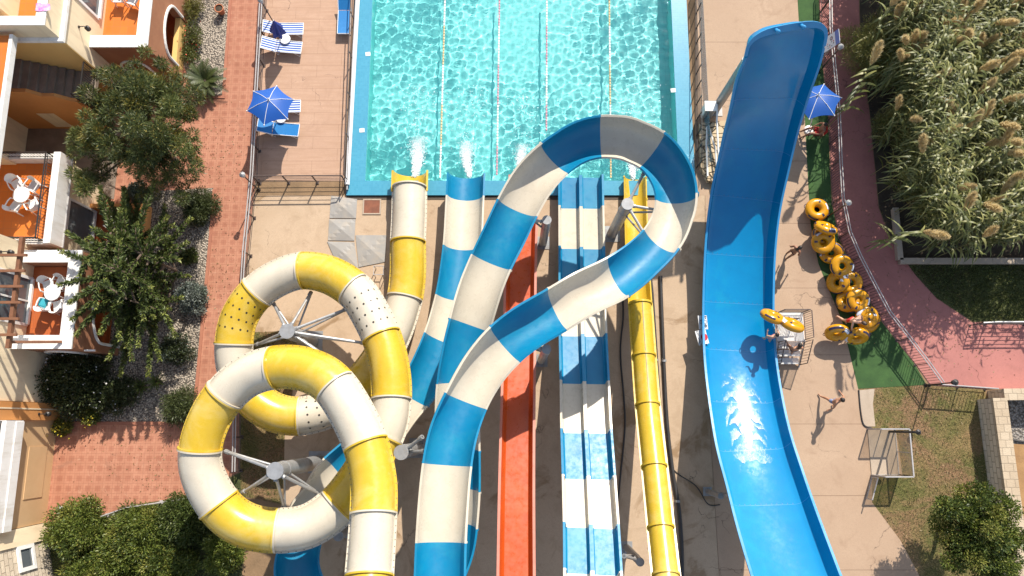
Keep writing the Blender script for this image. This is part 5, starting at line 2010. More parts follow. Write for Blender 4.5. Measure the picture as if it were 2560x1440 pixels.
def arch_wall(b, f, s0, s1, z0, z1, th, a0, a1, spring, apex, low=0.0, mi=0):
    """wall strip with one arched opening. f(s, d, z) -> world point, d = depth through the wall"""
    n = 16
    arc = []
    for i in range(n + 1):
        q = math.pi * i / n
        arc.append((a0 + (a1 - a0) * (1 - math.cos(q)) / 2, spring + (apex - spring) * math.sin(q)))
    def box_(p, q):
        # p,q lists of (s,z) quads front/back
        vs = [f(s, 0, z) for s, z in p] + [f(s, th, z) for s, z in p]
        k = len(p)
        b.add(vs, [tuple(range(k)), tuple(range(k, 2 * k))[::-1]] + [(i, k + i, k + (i + 1) % k, (i + 1) % k) for i in range(k)], mi)
    if a0 - s0 > .01:
        box_([(s0, z0), (a0, z0), (a0, z1), (s0, z1)], None)
    if s1 - a1 > .01:
        box_([(a1, z0), (s1, z0), (s1, z1), (a1, z1)], None)
    for (u0, w0), (u1, w1) in zip(arc, arc[1:]):
        box_([(u0, w0), (u1, w1), (u1, z1), (u0, z1)], None)
    return [(a0, low)] + arc + [(a1, low)]

def wall_lamp(t, p, d):
    b = MB()
    p = V(p)
    d = V(d)
    b.tube([p, p + d * .25 + V((0, 0, .05)), p + d * .32], .022, 6)
    b.lathe([(.05, .0), (.11, -.05), (.11, -.2), (.04, -.26)], 10, tuple(p + d * .32))
    b.tube([p - d * .01, p + d * .03], .06, 8)
    b.build('wall_lamp', m['black'], t, smooth=40)

def east_window(t, X, y0, y1, z0, z1, fr=.09, panes=2):
    b = MB()
    b.box2((X, y0 - fr, z0 - fr), (X + .06, y0, z1 + fr))
    b.box2((X, y1, z0 - fr), (X + .06, y1 + fr, z1 + fr))
    b.box2((X, y0, z1), (X + .06, y1, z1 + fr))
    b.box2((X, y0 - .05, z0 - fr), (X + .12, y1 + .05, z0))
    for k in range(1, panes):
        y = y0 + (y1 - y0) * k / panes
        b.box2((X, y - .035, z0), (X + .05, y + .035, z1))
    w_ = b.build('window', m['whitepaint'], t)
    g_ = MB()
    g_.box2((X - .02, y0, z0), (X + .012, y1, z1))
    g_.build('pane', m['glass'], w_)
    return w_

def railing_part(t, pts, z0, h, bars=.11, twin=0):
    b = MB()
    for p, q in zip(pts, pts[1:]):
        p, q = V((*p, z0)), V((*q, z0))
        b.bar(p + V((0, 0, h)), q + V((0, 0, h)), .05, .04)
        b.bar(p + V((0, 0, .06)), q + V((0, 0, .06)), .03, .03)
        if twin:
            b.bar(p + V((0, 0, h - .14)), q + V((0, 0, h - .14)), .025, .025)
        L = (q - p).length
        k = max(1, round(L / bars))
        for i in range(k + 1):
            s_ = p.lerp(q, i / k)
            b.bar(s_ + V((0, 0, .0 if i in (0, k) else .06)), s_ + V((0, 0, h)), .035 if i in (0, k) else .016, .035 if i in (0, k) else .016)
    return b.build('railing', m['black'], t)

# --- north block
B1 = thing('apartment_building', 'cream and ochre apartment block at the upper left with an orange roof terrace', 'building', (-18.6, 15.6, 0))
part(B1, 'wall', 'cream_wall', ((-32, 15.62, 0), (-18.6, 32, 5.5)))
part(B1, 'south_wall', 'ochre_wall', ((-32, 15.58, .0), (-18.61, 15.618, 5.5)))
part(B1, 'ledge', 'whitepaint', ((-32, 15.46, 5.502), (-18.46, 32, 5.66)))
part(B1, 'parapet', 'cream_wall', ((-18.95, 15.62, 5.662), (-18.62, 32, 6.62)), ((-32, 15.62, 5.662), (-18.952, 15.95, 6.62)))
part(B1, 'parapet_cap', 'whitepaint', ((-18.98, 15.59, 6.622), (-18.59, 32, 6.67)), ((-32, 15.59, 6.622), (-18.982, 15.98, 6.67)))
part(B1, 'terrace_floor', 'tile_orange', ((-20.4, 15.952, 5.662), (-18.952, 32, 5.70)))
part(B1, 'upper_wall', 'cream_wall', ((-32, 16.3, 5.664), (-20.42, 32, 9)))
east_window(B1, -18.6, 17.95, 20.6, 3.35, 5.05, .12, 2)
wall_lamp(B1, (-18.6, 16.75, 4.55), (1, 0, 0))
# its projecting balcony over an arched loggia
part(B1, 'balcony_floor', 'tile_orange', ((-18.598, 16.85, 2.62), (-16.6, 26, 2.80)))
b = MB()
ea = arch_wall(b, lambda s, d, z: V((-16.10 - d, s, z)), 16.36, 26.0, 0, 3.60, .42, 16.95, 19.5, 1.55, 2.35, .75)
sa = arch_wall(b, lambda s, d, z: V((s, 16.36 + d, z)), -18.598, -16.522, 0, 3.60, .42, -18.2, -16.95, 1.6, 2.3, .0)
b.build('loggia_wall', m['brown_wall'], B1)
b = MB()
b.tube([V((-16.08, s, z)) for s, z in ea], .07, 6)
b.tube([V((s, 16.34, z)) for s, z in sa], .06, 6)
b.build('arch_trim', m['whitepaint'], B1)
part(B1, 'balcony_cap', 'whitepaint', ((-16.58, 16.30, 3.602), (-16.05, 26, 3.68)), ((-18.598, 16.30, 3.602), (-16.582, 16.86, 3.68)))
part(B1, 'loggia_floor', 'tile_red', ((-18.6, 16.8, .02), (-16.52, 26, .06)))
part(B1, 'low_wall', 'ochre_wall', ((-16.42, 16.97, .02), (-16.18, 19.48, .74)))
# outside stair
st_ = thing('outdoor_staircase', 'stone outside staircase with an orange stringer wall against the ochre block', 'staircase', (-19.0, 14.9, 0))
part(st_, 'landing', 'stair', ((-19.55, 14.22, 2.70), (-18.60, 15.56, 2.90)))
b = MB()
for k in range(14):
    x1 = -19.552 - .29 * k
    b.box2((x1 - .29, 14.222, 2.2 + .155 * k), (x1 - .001, 15.56, 2.90 + .155 * (k + 1)))
b.build('flight', m['stair'], st_)
b = MB()
pts = [(-26, 0), (-19.3, 0), (-19.3, 2.95), (-19.55, 3.05), (-20.0, 3.5), (-20.55, 3.5), (-20.95, 3.95), (-21.6, 3.95), (-22.2, 4.5), (-26, 4.5)]
vs = [V((x, 14.05, z)) for x, z in pts] + [V((x, 14.21, z)) for x, z in pts]
n = len(pts)
b.add(vs, [tuple(range(n)), tuple(range(n, 2 * n))[::-1]] + [(i, n + i, n + (i + 1) % n, (i + 1) % n) for i in range(n)])
b.build('stringer_wall', m['orange_wall'], st_)
part(st_, 'cream_patch', 'cream_wall', ((-21.9, 14.03, .25), (-21.1, 14.049, 1.75)))  # thin cream patch on the stringer wall
railing_part(st_, [(-18.66, 15.5), (-18.66, 14.28)], 2.9, .95)
railing_part(st_, [(-19.25, 14.15), (-18.75, 14.15)], 2.6, .95, .12)
t = thing('roof_terrace', 'white edged upper terrace strip at the left edge above the staircase', 'terrace', (-20.0, 12.5, 0))
part(t, 'white_edge', 'whitepaint', ((-20.2, 9.8, 6.0), (-20.06, 15.4, 6.3)))
part(t, 'terrace_slab', 'tile_orange', ((-24, 9.8, 5.9), (-20.202, 15.4, 6.2)))
part(t, 'terrace_wall', 'cream_wall', ((-24, 9.8, 0), (-23.4, 15.4, 5.89)))
structure(part(None, 'courtyard_floor', 'stair', ((-26, 10.5, .0), (-18.9, 14.04, .03))))

# --- middle block
B2 = thing('apartment_building', 'cream apartment block in the middle of the left edge with a black railed white balcony', 'building', (-19.6, 9.4, 0))
part(B2, 'wall', 'cream_wall', ((-32, 7.45, 0), (-19.6, 11.4, 2.84)))
part(B2, 'balcony_floor', 'tile_orange', ((-32, 7.66, 2.842), (-19.56, 11.16, 3.0)))
part(B2, 'balcony_parapet', 'whitepaint', ((-19.55, 7.42, 2.845), (-19.25, 11.42, 3.72)), ((-22.6, 11.17, 2.845), (-19.552, 11.42, 3.50)), ((-22.6, 7.42, 2.845), (-19.552, 7.65, 3.50)))
part(B2, 'drip_edge', 'palesteel', ((-19.249, 7.42, 2.846), (-19.21, 11.42, 2.90)))
railing_part(B2, [(-22.4, 11.25), (-19.62, 11.25), (-19.62, 7.55), (-22.4, 7.55)], 3.5, .62, .13, 1)
part(B2, 'upper_wall', 'cream_wall', ((-32, 7.45, 3.002), (-23.2, 11.4, 7)), ((-23.199, 11.1, 3.002), (-21.6, 11.4, 5.6)))
east_window(B2, -19.6, 8.25, 9.75, .35, 2.2, .1, 1)
wall_lamp(B2, (-19.6, 10.4, 1.95), (1, 0, 0))
t = thing('patio_wall', 'low orange walled ground patio with a red tiled floor below the black railed balcony', 'patio', (-18.3, 9.0, 0))
part(t, 'patio_floor', 'tile_red', ((-19.598, 7.9, .01), (-17.26, 9.86, .05)))
part(t, 'low_wall', 'orange_wall', ((-17.26, 7.9, 0), (-17.04, 10.06, .70)), ((-19.598, 9.862, 0), (-17.262, 10.06, .70)))

# --- lower block with pergola
B3 = thing('apartment_building', 'cream apartment block with white capped balcony over arches and a timber pergola', 'building', (-20.4, 4.0, 0))
part(B3, 'wall', 'cream_wall', ((-32, .92, 0), (-20.4, 7.44, 6.4)))
part(B3, 'balcony_floor', 'tile_red', ((-20.398, 3.55, 2.62), (-18.45, 6.6, 2.80)))
b = MB()
ea = arch_wall(b, lambda s, d, z: V((-17.95 - d, s, z)), 3.06, 7.10, 0, 3.60, .44, 3.45, 6.6, 1.5, 2.4, .0)
sa = arch_wall(b, lambda s, d, z: V((s, 3.06 + d, z)), -20.398, -18.392, 0, 3.60, .44, -20.1, -18.75, 1.6, 2.4, .0)
b.box2((-20.398, 6.62, 2.5), (-18.392, 7.10, 3.60))
b.build('loggia_wall', m['brown_wall'], B3)
b = MB()
b.tube([V((-17.93, s, z)) for s, z in ea], .065, 6)
b.tube([V((s, 3.04, z)) for s, z in sa], .06, 6)
b.build('arch_trim', m['whitepaint'], B3)
part(B3, 'balcony_cap', 'whitepaint', ((-18.42, 3.0, 3.602), (-17.9, 7.12, 3.68)), ((-20.398, 3.0, 3.602), (-18.422, 3.56, 3.68)), ((-20.398, 6.6, 3.602), (-18.422, 7.12, 3.68)))
part(B3, 'loggia_floor', 'tile_red', ((-20.4, 3.5, .02), (-18.4, 7.0, .05)))
part(B3, 'rain_spout', 'whiteplastic', ((-17.949, 3.0, 2.62), (-17.5, 3.07, 2.69)))
east_window(B3, -20.4, 4.15, 6.0, 2.95, 4.85, .12, 2)
wall_lamp(B3, (-20.4, 6.75, 4.9), (1, 0, 0))
b = MB()
b.box2((-19.38, 2.85, 5.22), (-19.24, 7.25, 5.40))
for py in (638, 677, 716, 756, 797, 837):
    y = at(20, py, 5.45).y
    b.box2((-20.398, y - .05, 5.402), (-18.95, y + .05, 5.50))
b.bar((-19.31, 3.1, 5.22), (-18.3, 3.28, 3.70), .10, .10)
b.build('pergola', m['wood'], B3)

# --- bottom block
B4 = thing('apartment_building', 'orange and ochre apartment block at the lower left with a white balcony front', 'building', (-20.3, -2, 0))
part(B4, 'wall', 'orange_wall', ((-32, .16, 0), (-20.27, .90, 6.4)))
part(B4, 'trim', 'cream_wall', ((-20.268, .60, 0), (-20.25, .66, 6.3)))
m['tan_wall'] = M('tan_render', (.58, .38, .20), (.53, .34, .17), scale=.8, rough=.9, bmp=.15, bscale=50, co='pos')
part(B4, 'ground_wall', 'tan_wall', ((-32, -4.22, 0), (-20.38, .158, 2.83)))
part(B4, 'balcony_front', 'whitepaint', ((-20.3, -4.2, 2.832), (-20.02, .14, 3.86)), ((-20.019, -4.2, 2.832), (-19.98, .10, 3.30)))
part(B4, 'balcony_floor', 'tile_red', ((-32, -4.2, 2.834), (-20.302, .14, 2.95)))
railing_part(B4, [(-20.2, .10), (-20.2, -4.15)], 3.86, .35, .13)
fr_ = []
y0, y1, z0, z1 = -3.1, -.95, .55, 1.75
part(B4, 'shutter_panel', 'tan_wall', ((-20.379, y0, z0), (-20.35, y1, z1)))
wall_lamp(B4, (-20.27, .42, 1.55), (1, 0, 0))
B5 = thing('stone_building', 'stone clad building at the bottom left with one small white framed window', 'building', (-20.2, -4.93, 0))
B5.rotation_euler = (0, 0, R(15))
part(B5, 'stone_wall_face', 'stone', ((-32, -14, 0), (-20.2, -4.93, 6)))
part(B5, 'corner_strip', 'cream_wall', ((-32, -4.928, 0), (-20.12, -4.225, 6.2)))
q = at(60, 1396, 1.6)
b = MB()
yc, zc = q.y, 1.6
b.box2((-20.2, yc - .52, zc - .52), (-20.12, yc - .36, zc + .52))
b.box2((-20.2, yc + .36, zc - .52), (-20.12, yc + .52, zc + .52))
b.box2((-20.2, yc - .359, zc + .36), (-20.12, yc + .359, zc + .52))
b.box2((-20.2, yc - .359, zc - .52), (-20.12, yc + .359, zc - .36))
w_ = b.build('window', m['whitepaint'], B5)
b = MB()
b.box2((-20.199, yc - .359, zc - .359), (-20.18, yc + .359, zc + .359))
b.build('pane', m['glass'], w_)
tp_ = [(x, y) for x, y in ((-20.1, .15), (-19.95, -4.2))]

# ---------------------------------------------------------------- balcony furniture
def make_chair(lab, mat='whiteplastic'):
    t = thing('armchair', lab, 'chair', (0, 0, 0), 'white plastic armchairs')
    b = MB()
    n_ = 6
    vs = []
    for i in range(n_ + 1):
        for j in range(n_ + 1):
            x = -.23 + .46 * i / n_
            y = -.22 + .46 * j / n_
            vs.append((x * (1 - .1 * (j / n_)), y, .43 - .02 * math.cos(3.0 * x) + .015 * (j / n_)))
    b.add(vs, [(i * (n_ + 1) + j, (i + 1) * (n_ + 1) + j, (i + 1) * (n_ + 1) + j + 1, i * (n_ + 1) + j + 1) for i in range(n_) for j in range(n_)])
    b.box((0, .24, .42), (.42, .03, .05))
    b.build('seat', m[mat], t, smooth=50)
    b = MB()
    vs = []
    for i in range(9):
        an = R(200 + 140 * i / 8)
        for z, k in ((.42, 0), (.62, .03), (.80, .07)):
            vs.append((.25 * math.cos(an), -.10 + (.17 + k) * math.sin(an), z + (.06 * math.sin(math.pi * i / 8) if z > .7 else 0)))
    b.add(vs, [(i * 3 + j, (i + 1) * 3 + j, (i + 1) * 3 + j + 1, i * 3 + j + 1) for i in range(8) for j in range(2)])
    b.build('backrest', m[mat], t, smooth=60)
    for sg in (-1, 1):
        b = MB()
        b.tube([(sg * .24, -.18, .64), (sg * .27, .05, .64), (sg * .26, .20, .62), (sg * .25, .23, .42)], .028, 7)
        b.build('armrest', m[mat], t, smooth=50)
        for y in (-.2, .21):
            b = MB()
            b.bar((sg * .2, y, .43), (sg * .25, y * 1.15, 0), .04, .04)
            b.build('leg', m[mat], t)
    return t
c0 = at(52, 486, 3.73)
round_table('balcony_table', 'round white table on the black railed balcony', V((c0.x, c0.y, 0)), .73, .35, 'round balcony tables', 3.0)
ch = make_chair('white armchair on the black railed balcony, up and left of its table')
spots = [(40, 458, 215, None), (82, 464, 150, 'white armchair on the black railed balcony, up and right of its table'),
         (36, 514, -30, 'white armchair on the black railed balcony, down and left of its table'), (82, 512, 30, 'white armchair on the black railed balcony, down and right of its table')]
for k, (x, y, a, lab) in enumerate(spots):
    p = at(x, y, 3.5)
    o = ch if k == 0 else dup(ch, (0, 0, 0), (0, 0, 0), 1, lab)
    o.location = (p.x, p.y, 3.0)
    o.rotation_euler = (0, 0, R(a))
c0 = at(130, 731, 3.5)
round_table('balcony_table', 'round white table on the white capped balcony', V((c0.x, c0.y, 0)), .70, .34, 'round balcony tables', 2.8)
for x, y, a, lab in ((118, 712, 200, 'white armchair on the white capped balcony, up and left of its table'), (150, 706, 160, 'white armchair on the white capped balcony, up and right of its table'),
                     (112, 762, -20, 'white armchair with a teal towel on the white capped balcony'), (144, 766, 15, 'white armchair on the white capped balcony, down and right of its table')):
    p = at(x, y, 3.3)
    dup(ch, (p.x, p.y, 2.8), (0, 0, R(a)), 1, lab)
p = at(107, 757, 3.28)
b = MB()
b.box((p.x, p.y, 3.262), (.34, .36, .03), R(-20))
b.box((p.x - .02, p.y + .03, 3.288), (.30, .30, .02), R(-12))
tag(b.build('folded_towel', m['teal_towel'], loc=(p.x, p.y, 3.24)), 'teal towel on the seat of a white balcony chair', 'towel')
p = at(281, 560, .5)
dup(ch, (p.x, p.y, .05), (0, 0, R(60)), 1, 'white armchair alone on the red tiled ground patio')
for k, (x, y) in enumerate(((297, -6), (334, 0))):
    p = at(x, y, 3.2)
    dup(ch, (p.x, p.y, 2.8), (0, 0, R(180 - 20 * k)), 1, ['white armchair at the top edge on the orange tiled balcony, left one', 'white armchair at the top edge on the orange tiled balcony, right one'][k])
p = at(110, 18, 6.7)
b = MB()
vs = [(p.x - .32 + .14 * i + rnd.uniform(-.03, .03), p.y - .16 + .16 * j + rnd.uniform(-.03, .03), 6.685 + rnd.uniform(0, .03)) for i in range(5) for j in range(3)]
b.add(vs, [(i * 3 + j, (i + 1) * 3 + j, (i + 1) * 3 + j + 1, i * 3 + j + 1) for i in range(4) for j in range(2)])
tag(b.build('pink_towel', m['pink_towel'], loc=(p.x, p.y, 6.67)), 'pink and white towel drying on the roof terrace parapet', 'towel')
p = at(556, 33, 0)
t = thing('plant_pot', 'terracotta pot with dark soil on the gravel beside the path', 'plant pot', (p.x, p.y, .016))
b = MB()
b.lathe([(.0, 0), (.14, 0), (.2, .38), (.225, .39), (.225, .45), (.19, .45), (.185, .38)], 22, (p.x, p.y, .016))
b.build('pot', m['terracotta_pot'], t, smooth=40)
b = MB()
b.lathe([(.19, .395), (.1, .41), (0, .42)], 18, (p.x, p.y, .016))
b.build('soil', m['darkearth'], t, smooth=40)

# ================================================================ VEGETATION
RS = np.random.RandomState
def leafquads(C, Dr, L, W, r, fold=.25):
    """diamond leaves: centres C, directions Dr (N,3)"""
    n = len(C)
    Dr = Dr / (np.linalg.norm(Dr, axis=1, keepdims=True) + 1e-9)
    rv = r.randn(n, 3)
    S_ = np.cross(Dr, rv)
    S_ /= (np.linalg.norm(S_, axis=1, keepdims=True) + 1e-9)
    N_ = np.cross(S_, Dr)
    L = np.asarray(L).reshape(-1, 1) * np.ones((n, 1))
    W = np.asarray(W).reshape(-1, 1) * np.ones((n, 1))
    base_, tip = C, C + Dr * L - N_ * L * .15
    mid = C + Dr * L * .45 + N_ * W * fold
    v = np.stack([base_, mid + S_ * W * .5, tip, mid - S_ * W * .5], 1).reshape(-1, 3)
    q = np.arange(n * 4).reshape(-1, 4)
    return v, q

def cloud(name, centres, radii, per, L, W, mats, parent, seed, out=1.0, upb=.4, shell=.55, flat=1.0, mixw=None):
    r = RS(seed)
    Cs, Ds, mi = [], [], []
    for c, rad in zip(centres, radii):
        n = int(per * (rad / np.mean(radii)) ** 2)
        d = r.randn(n, 3)
        d /= np.linalg.norm(d, axis=1, keepdims=True)
        rr_ = rad * (shell + (1 - shell) * r.rand(n, 1) ** .6) * (1 + .15 * r.randn(n, 1))
        p = np.array(c) + d * rr_ * np.array([1, 1, flat])
        Cs.append(p)
        Ds.append(d * out + r.randn(n, 3) * .5 + np.array([0, 0, upb]))
        k = r.choice(len(mats), p=mixw) if r.rand() < .6 else 0
        m_ = np.full(n, k)
        fl = r.rand(n) < .3
        m_[fl] = r.randint(0, len(mats), fl.sum())
        mi.append(m_)
    C, D_, mi = np.concatenate(Cs), np.concatenate(Ds), np.concatenate(mi)
    n = len(C)
    v, q = leafquads(C, D_, L * (.7 + .6 * r.rand(n)), W * (.7 + .6 * r.rand(n)), r)
    return npmesh(name, v, q, mats, parent, mi)

def clumps(c, rx, ry, rz, n, r0, r1, seed, hollow=.45, low=-.5):
    r = random.Random(seed)
    out, rad = [], []
    k = 0
    while len(out) < n and k < 5000:
        k += 1
        d = V((r.gauss(0, 1), r.gauss(0, 1), r.gauss(0, 1))).normalized()
        if d.z < low:
            continue
        f = r.uniform(hollow, 1.0) * (1 + .12 * math.sin(5 * math.atan2(d.y, d.x) + seed))
        p = V((c[0] + d.x * rx * f, c[1] + d.y * ry * f, c[2] + d.z * rz * f))
        q = r.uniform(r0, r1)
        if any((p - o).length < .45 * (q + s_) for o, s_ in zip(out, rad)):
            continue
        out.append(p)
        rad.append(q)
    return out, rad

gdark = [leafmat('leaf_deep_green', (.05, .072, .018), (.075, .095, .024)), leafmat('leaf_mid_green', (.09, .12, .028), (.12, .14, .036)), leafmat('leaf_olive', (.15, .15, .035), (.20, .175, .05))]
gbright = [leafmat('leaf_bright_green', (.11, .155, .024), (.15, .18, .032)), leafmat('leaf_yellow_green', (.20, .22, .04), (.26, .25, .06)), leafmat('leaf_fresh_green', (.06, .095, .02), (.09, .12, .026))]
gsilver = [leafmat('leaf_silver', (.20, .23, .20), (.28, .31, .28)), leafmat('leaf_grey_green', (.12, .16, .12), (.17, .2, .16))]
gshade = [leafmat('leaf_dark_shrub', (.035, .05, .018), (.05, .065, .022)), leafmat('leaf_shrub_green', (.06, .08, .026), (.085, .10, .034))]
gpine = [leafmat('needle_deep', (.055, .075, .022), (.08, .10, .03)), leafmat('needle_mid', (.11, .14, .04), (.15, .17, .05)), leafmat('needle_gold', (.20, .18, .035), (.27, .22, .05))]
bark = M('tree_bark', (.14, .10, .07), (.08, .055, .04), scale=9, rough=.95, bmp=.8, bscale=16)

def limb_tree(t, base_, tips, r0, seed, fork=.45):
    r = random.Random(seed)
    b = MB()
    top = V((base_.x + r.uniform(-.2, .2), base_.y + r.uniform(-.2, .2), sum(p.z for p in tips) / len(tips) * fork + .3))
    b.tube([V((base_.x, base_.y, 0)), base_.lerp(top, .5) + V((.06, .04, 0)), top], [r0, r0 * .8, r0 * .62], 12)
    for p in tips:
        mid = top.lerp(p, .5) + V((r.uniform(-.15, .15), r.uniform(-.15, .15), r.uniform(.0, .3)))
        b.tube([top - V((0, 0, .1)), top.lerp(mid, .5), mid, p], [r0 * .42, r0 * .34, r0 * .24, r0 * .07], 7)
    b.build('trunk', bark, t, smooth=50)

# feathery evergreen between the buildings
bp_ = at(440, 405, 0)
t = thing('evergreen_tree', 'large feathery dark evergreen tree between the terrace balcony and the tiled path', 'tree', (bp_.x, bp_.y, 0))
cc, rr_ = [], []
rt_ = random.Random(4)
blob = [(300, 215, 4.3, 1.0), (370, 190, 4.1, .95), (430, 215, 3.9, .9), (270, 260, 4.2, .9), (340, 260, 4.7, 1.1), (420, 280, 4.3, 1.0), (462, 290, 3.8, .8), (220, 320, 4.1, .8), (180, 335, 3.8, .55), (270, 330, 4.6, 1.05), (350, 330, 4.9, 1.1), (430, 345, 4.2, .95), (470, 350, 3.6, .7), (210, 380, 3.9, .75), (290, 385, 4.2, .8), (370, 370, 4.3, .9), (440, 395, 3.9, .85), (475, 395, 3.4, .5), (220, 425, 3.6, .7), (265, 425, 3.2, .5), (370, 420, 3.7, .75), (420, 440, 3.4, .8), (215, 465, 3.2, .5), (385, 470, 3.1, .55), (440, 470, 2.9, .5), (250, 195, 3.7, .45), (450, 190, 3.5, .5), (400, 165, 3.7, .5)]
for x, y, z, r_ in blob:
    p = at(x, y, z)
    for k in range(4):
        cc.append((p.x + rt_.gauss(0, .5) * r_, p.y + rt_.gauss(0, .5) * r_, p.z + rt_.gauss(0, .32) * r_))
        rr_.append(r_ * rt_.uniform(.28, .5))
limb_tree(t, bp_, [V(c) - V((0, 0, .2)) for c in cc[::6]], .2, 3)
cloud('crown', cc, rr_, 430, .19, .032, gpine, t, 21, out=1.0, upb=.35, shell=.5, mixw=[.45, .38, .17])

# broad leaved tree at the lower right
bp_ = at(2345, 1322, 0)
t = thing('broadleaf_tree', 'round bright green tree on the dry lawn at the lower right', 'tree', (bp_.x, bp_.y, 0))
ctr = at(2450, 1335, 2.95)
cc, rr_ = clumps((ctr.x, ctr.y, 2.95), 1.6, 1.8, 1.1, 70, .22, .48, 8, .35)
limb_tree(t, bp_, [V(c) - V((0, 0, .15)) for c in cc[::6]], .11, 5)
cloud('crown', [tuple(c) for c in cc], rr_, 330, .125, .055, [gbright[2], gbright[0], gbright[1]], t, 22, out=.8, upb=.5, shell=.4, mixw=[.4, .4, .2])

# whorled tree with long leafy branches in front of the white capped balcony
bp_ = at(431, 729, 0)
t = thing('whorl_branched_tree', 'dark green tree with long leafy finger branches in front of the white capped balcony', 'tree', (bp_.x, bp_.y, 0))
tips = [(165, 578, 4.2), (150, 628, 4.2), (147, 712, 4.15), (172, 757, 4.1), (180, 800, 3.9), (190, 838, 3.7), (250, 465, 3.9), (300, 520, 4.3), (383, 462, 3.7), (420, 540, 3.6), (478, 545, 3.0), (470, 605, 3.1), (475, 690, 2.9), (450, 650, 3.6), (455, 745, 3.1), (420, 800, 3.4), (345, 868, 3.5), (300, 850, 3.8), (250, 835, 4.0), (225, 650, 4.6), (300, 600, 5.0), (390, 650, 4.4), (330, 900, 3.1), (260, 700, 4.9), (380, 720, 4.6), (300, 760, 4.7), (240, 770, 4.4), (400, 900, 2.7), (340, 560, 4.6), (270, 900, 3.0), (200, 690, 4.3), (360, 800, 4.1), (440, 840, 2.8), (230, 570, 4.2), (310, 480, 3.9), (370, 940, 2.4), (300, 940, 2.4), (420, 590, 4.1)]
_tr = random.Random(19)
for _k in range(54):
    _a, _q = _tr.uniform(0, 6.28), _tr.uniform(.25, 1.0) ** .6
    tips.append((325 + 140 * _q * math.cos(_a), 665 + 215 * _q * math.sin(_a), _tr.uniform(1.6, 3.6) if _q > .5 else _tr.uniform(2.8, 4.9)))
bt = MB()
axis_top = V((bp_.x, bp_.y, 5.2))
bt.tube([V((bp_.x, bp_.y, 0)), V((bp_.x + .05, bp_.y, 2.6)), axis_top], [.15, .11, .04], 10)
axes_ = [at(445, 790, 0), at(400, 640, 0), at(470, 690, 0), bp_]
for a_ in axes_[:3]:
    bt.tube([V((bp_.x, bp_.y, .25)), V((a_.x, a_.y, 1.2)), V((a_.x, a_.y, 4.2))], [.09, .075, .03], 8)
_ix_ = 0
Cs, Ds, Ls, mi = [], [], [], []
r = RS(31)
for x, y, z in tips:
    p = at(x, y, z)
    ax_ = axes_[r.randint(len(axes_))] if len(axes_) and _ix_ > 12 else bp_
    _ix_ += 1
    o = V((ax_.x, ax_.y, max(1.2, z - .35 + r.uniform(-.3, .2))))
    mid = o.lerp(p, .5) + V((0, 0, .22 + r.rand() * .2))
    pts = [o, o.lerp(mid, .5) + V((0, 0, .06)), mid, mid.lerp(p, .5) + V((0, 0, .05)), p]
    bt.tube(pts, [.045, .04, .032, .024, .010], 6)
    L = (p - o).length
    n = int(L * 115)
    for k in range(n):
        f = .12 + .88 * (k / n)
        seg = min(3, int(f * 4))
        q = pts[seg].lerp(pts[seg + 1], f * 4 - seg)
        d = (pts[seg + 1] - pts[seg]).normalized()
        s1 = d.cross(V((0, 0, 1))).normalized()
        s2 = s1.cross(d)
        a = r.rand() * 6.283
        rad = s1 * math.cos(a) + s2 * math.sin(a)
        Cs.append(q)
        Ds.append(rad * 1.0 + d * .75 + V((0, 0, .15)))
        Ls.append(.21 * (.75 + .5 * r.rand()) * (1.0 if f < .85 else .75))
        mi.append(2 if (f > .9 and r.rand() < .75) else (1 if r.rand() < .35 else 0))
v, q = leafquads(np.array(Cs), np.array(Ds), np.array(Ls), np.array(Ls) * .33, r)
bt.build('trunk', bark, t, smooth=50)
npmesh('crown', v, q, [leafmat('glossy_dark_leaf', (.055, .08, .02), (.08, .105, .026)), leafmat('glossy_mid_leaf', (.10, .135, .034), (.14, .165, .042)), leafmat('young_leaf', (.20, .235, .05), (.26, .28, .07))], t, mi)

def shrub(name, lab, px, py, rx, ry, h, mats, L, W, per, n, seed, cat='shrub', group=None, mixw=None, flowers=None, flat=1.0):
    p = at(px, py, h * .5)
    t = thing(name, lab, cat, (p.x, p.y, 0), group)
    cc, rr_ = clumps((p.x, p.y, h * .45), rx * .8, ry * .8, h * .5, n, .22 * min(rx, ry) + .08, .36 * min(rx, ry) + .1, seed, .2, -.35)
    cloud('foliage', [tuple(c) for c in cc], rr_, per, L, W, mats, t, seed, shell=.3, mixw=mixw, flat=flat)
    b = MB()
    for c in cc[::3]:
        b.tube([(p.x, p.y, 0), V((p.x, p.y, 0)).lerp(c, .5) + V((.05, 0, .05)), c], [.035, .025, .01], 6)
    b.build('stems', bark, t)
    if flowers:
        r = RS(seed + 100)
        k = flowers[1]
        cz = np.array([tuple(cc[i]) for i in r.randint(0, len(cc), k)]) + r.randn(k, 3) * .22 + np.array([0, 0, .25])
        v, q = leafquads(cz, r.randn(k, 3) + np.array([0, 0, .4]), .09, .085, r)
        npmesh('flowers', v, q, flowers[0], t)
    return t
white_fl = M('white_petals', (.72, .70, .66), rough=.7)
yel_fl = M('yellow_petals', (.62, .50, .04), rough=.7)
red_fl = M('red_petals', (.55, .07, .04), rough=.7)
shrub('flowering_bush', 'big dark bush with white flowers against the cream wall at the lower left', 185, 950, 1.55, 1.5, 1.7, gshade, .13, .06, 420, 26, 41, 'bush', None, None, (white_fl, 70))
shrub('dark_shrub', 'dark shaded shrub between the white flowered bush and the yuccas', 285, 990, 1.0, .9, 1.1, gshade, .12, .05, 320, 16, 42, flowers=(white_fl, 30))
shrub('dark_shrub', 'dark feathery shrub at the gravel edge left of the lower tube loop', 455, 1012, .85, .8, 1.0, [gshade[1], gpine[0]], .16, .03, 380, 14, 43)
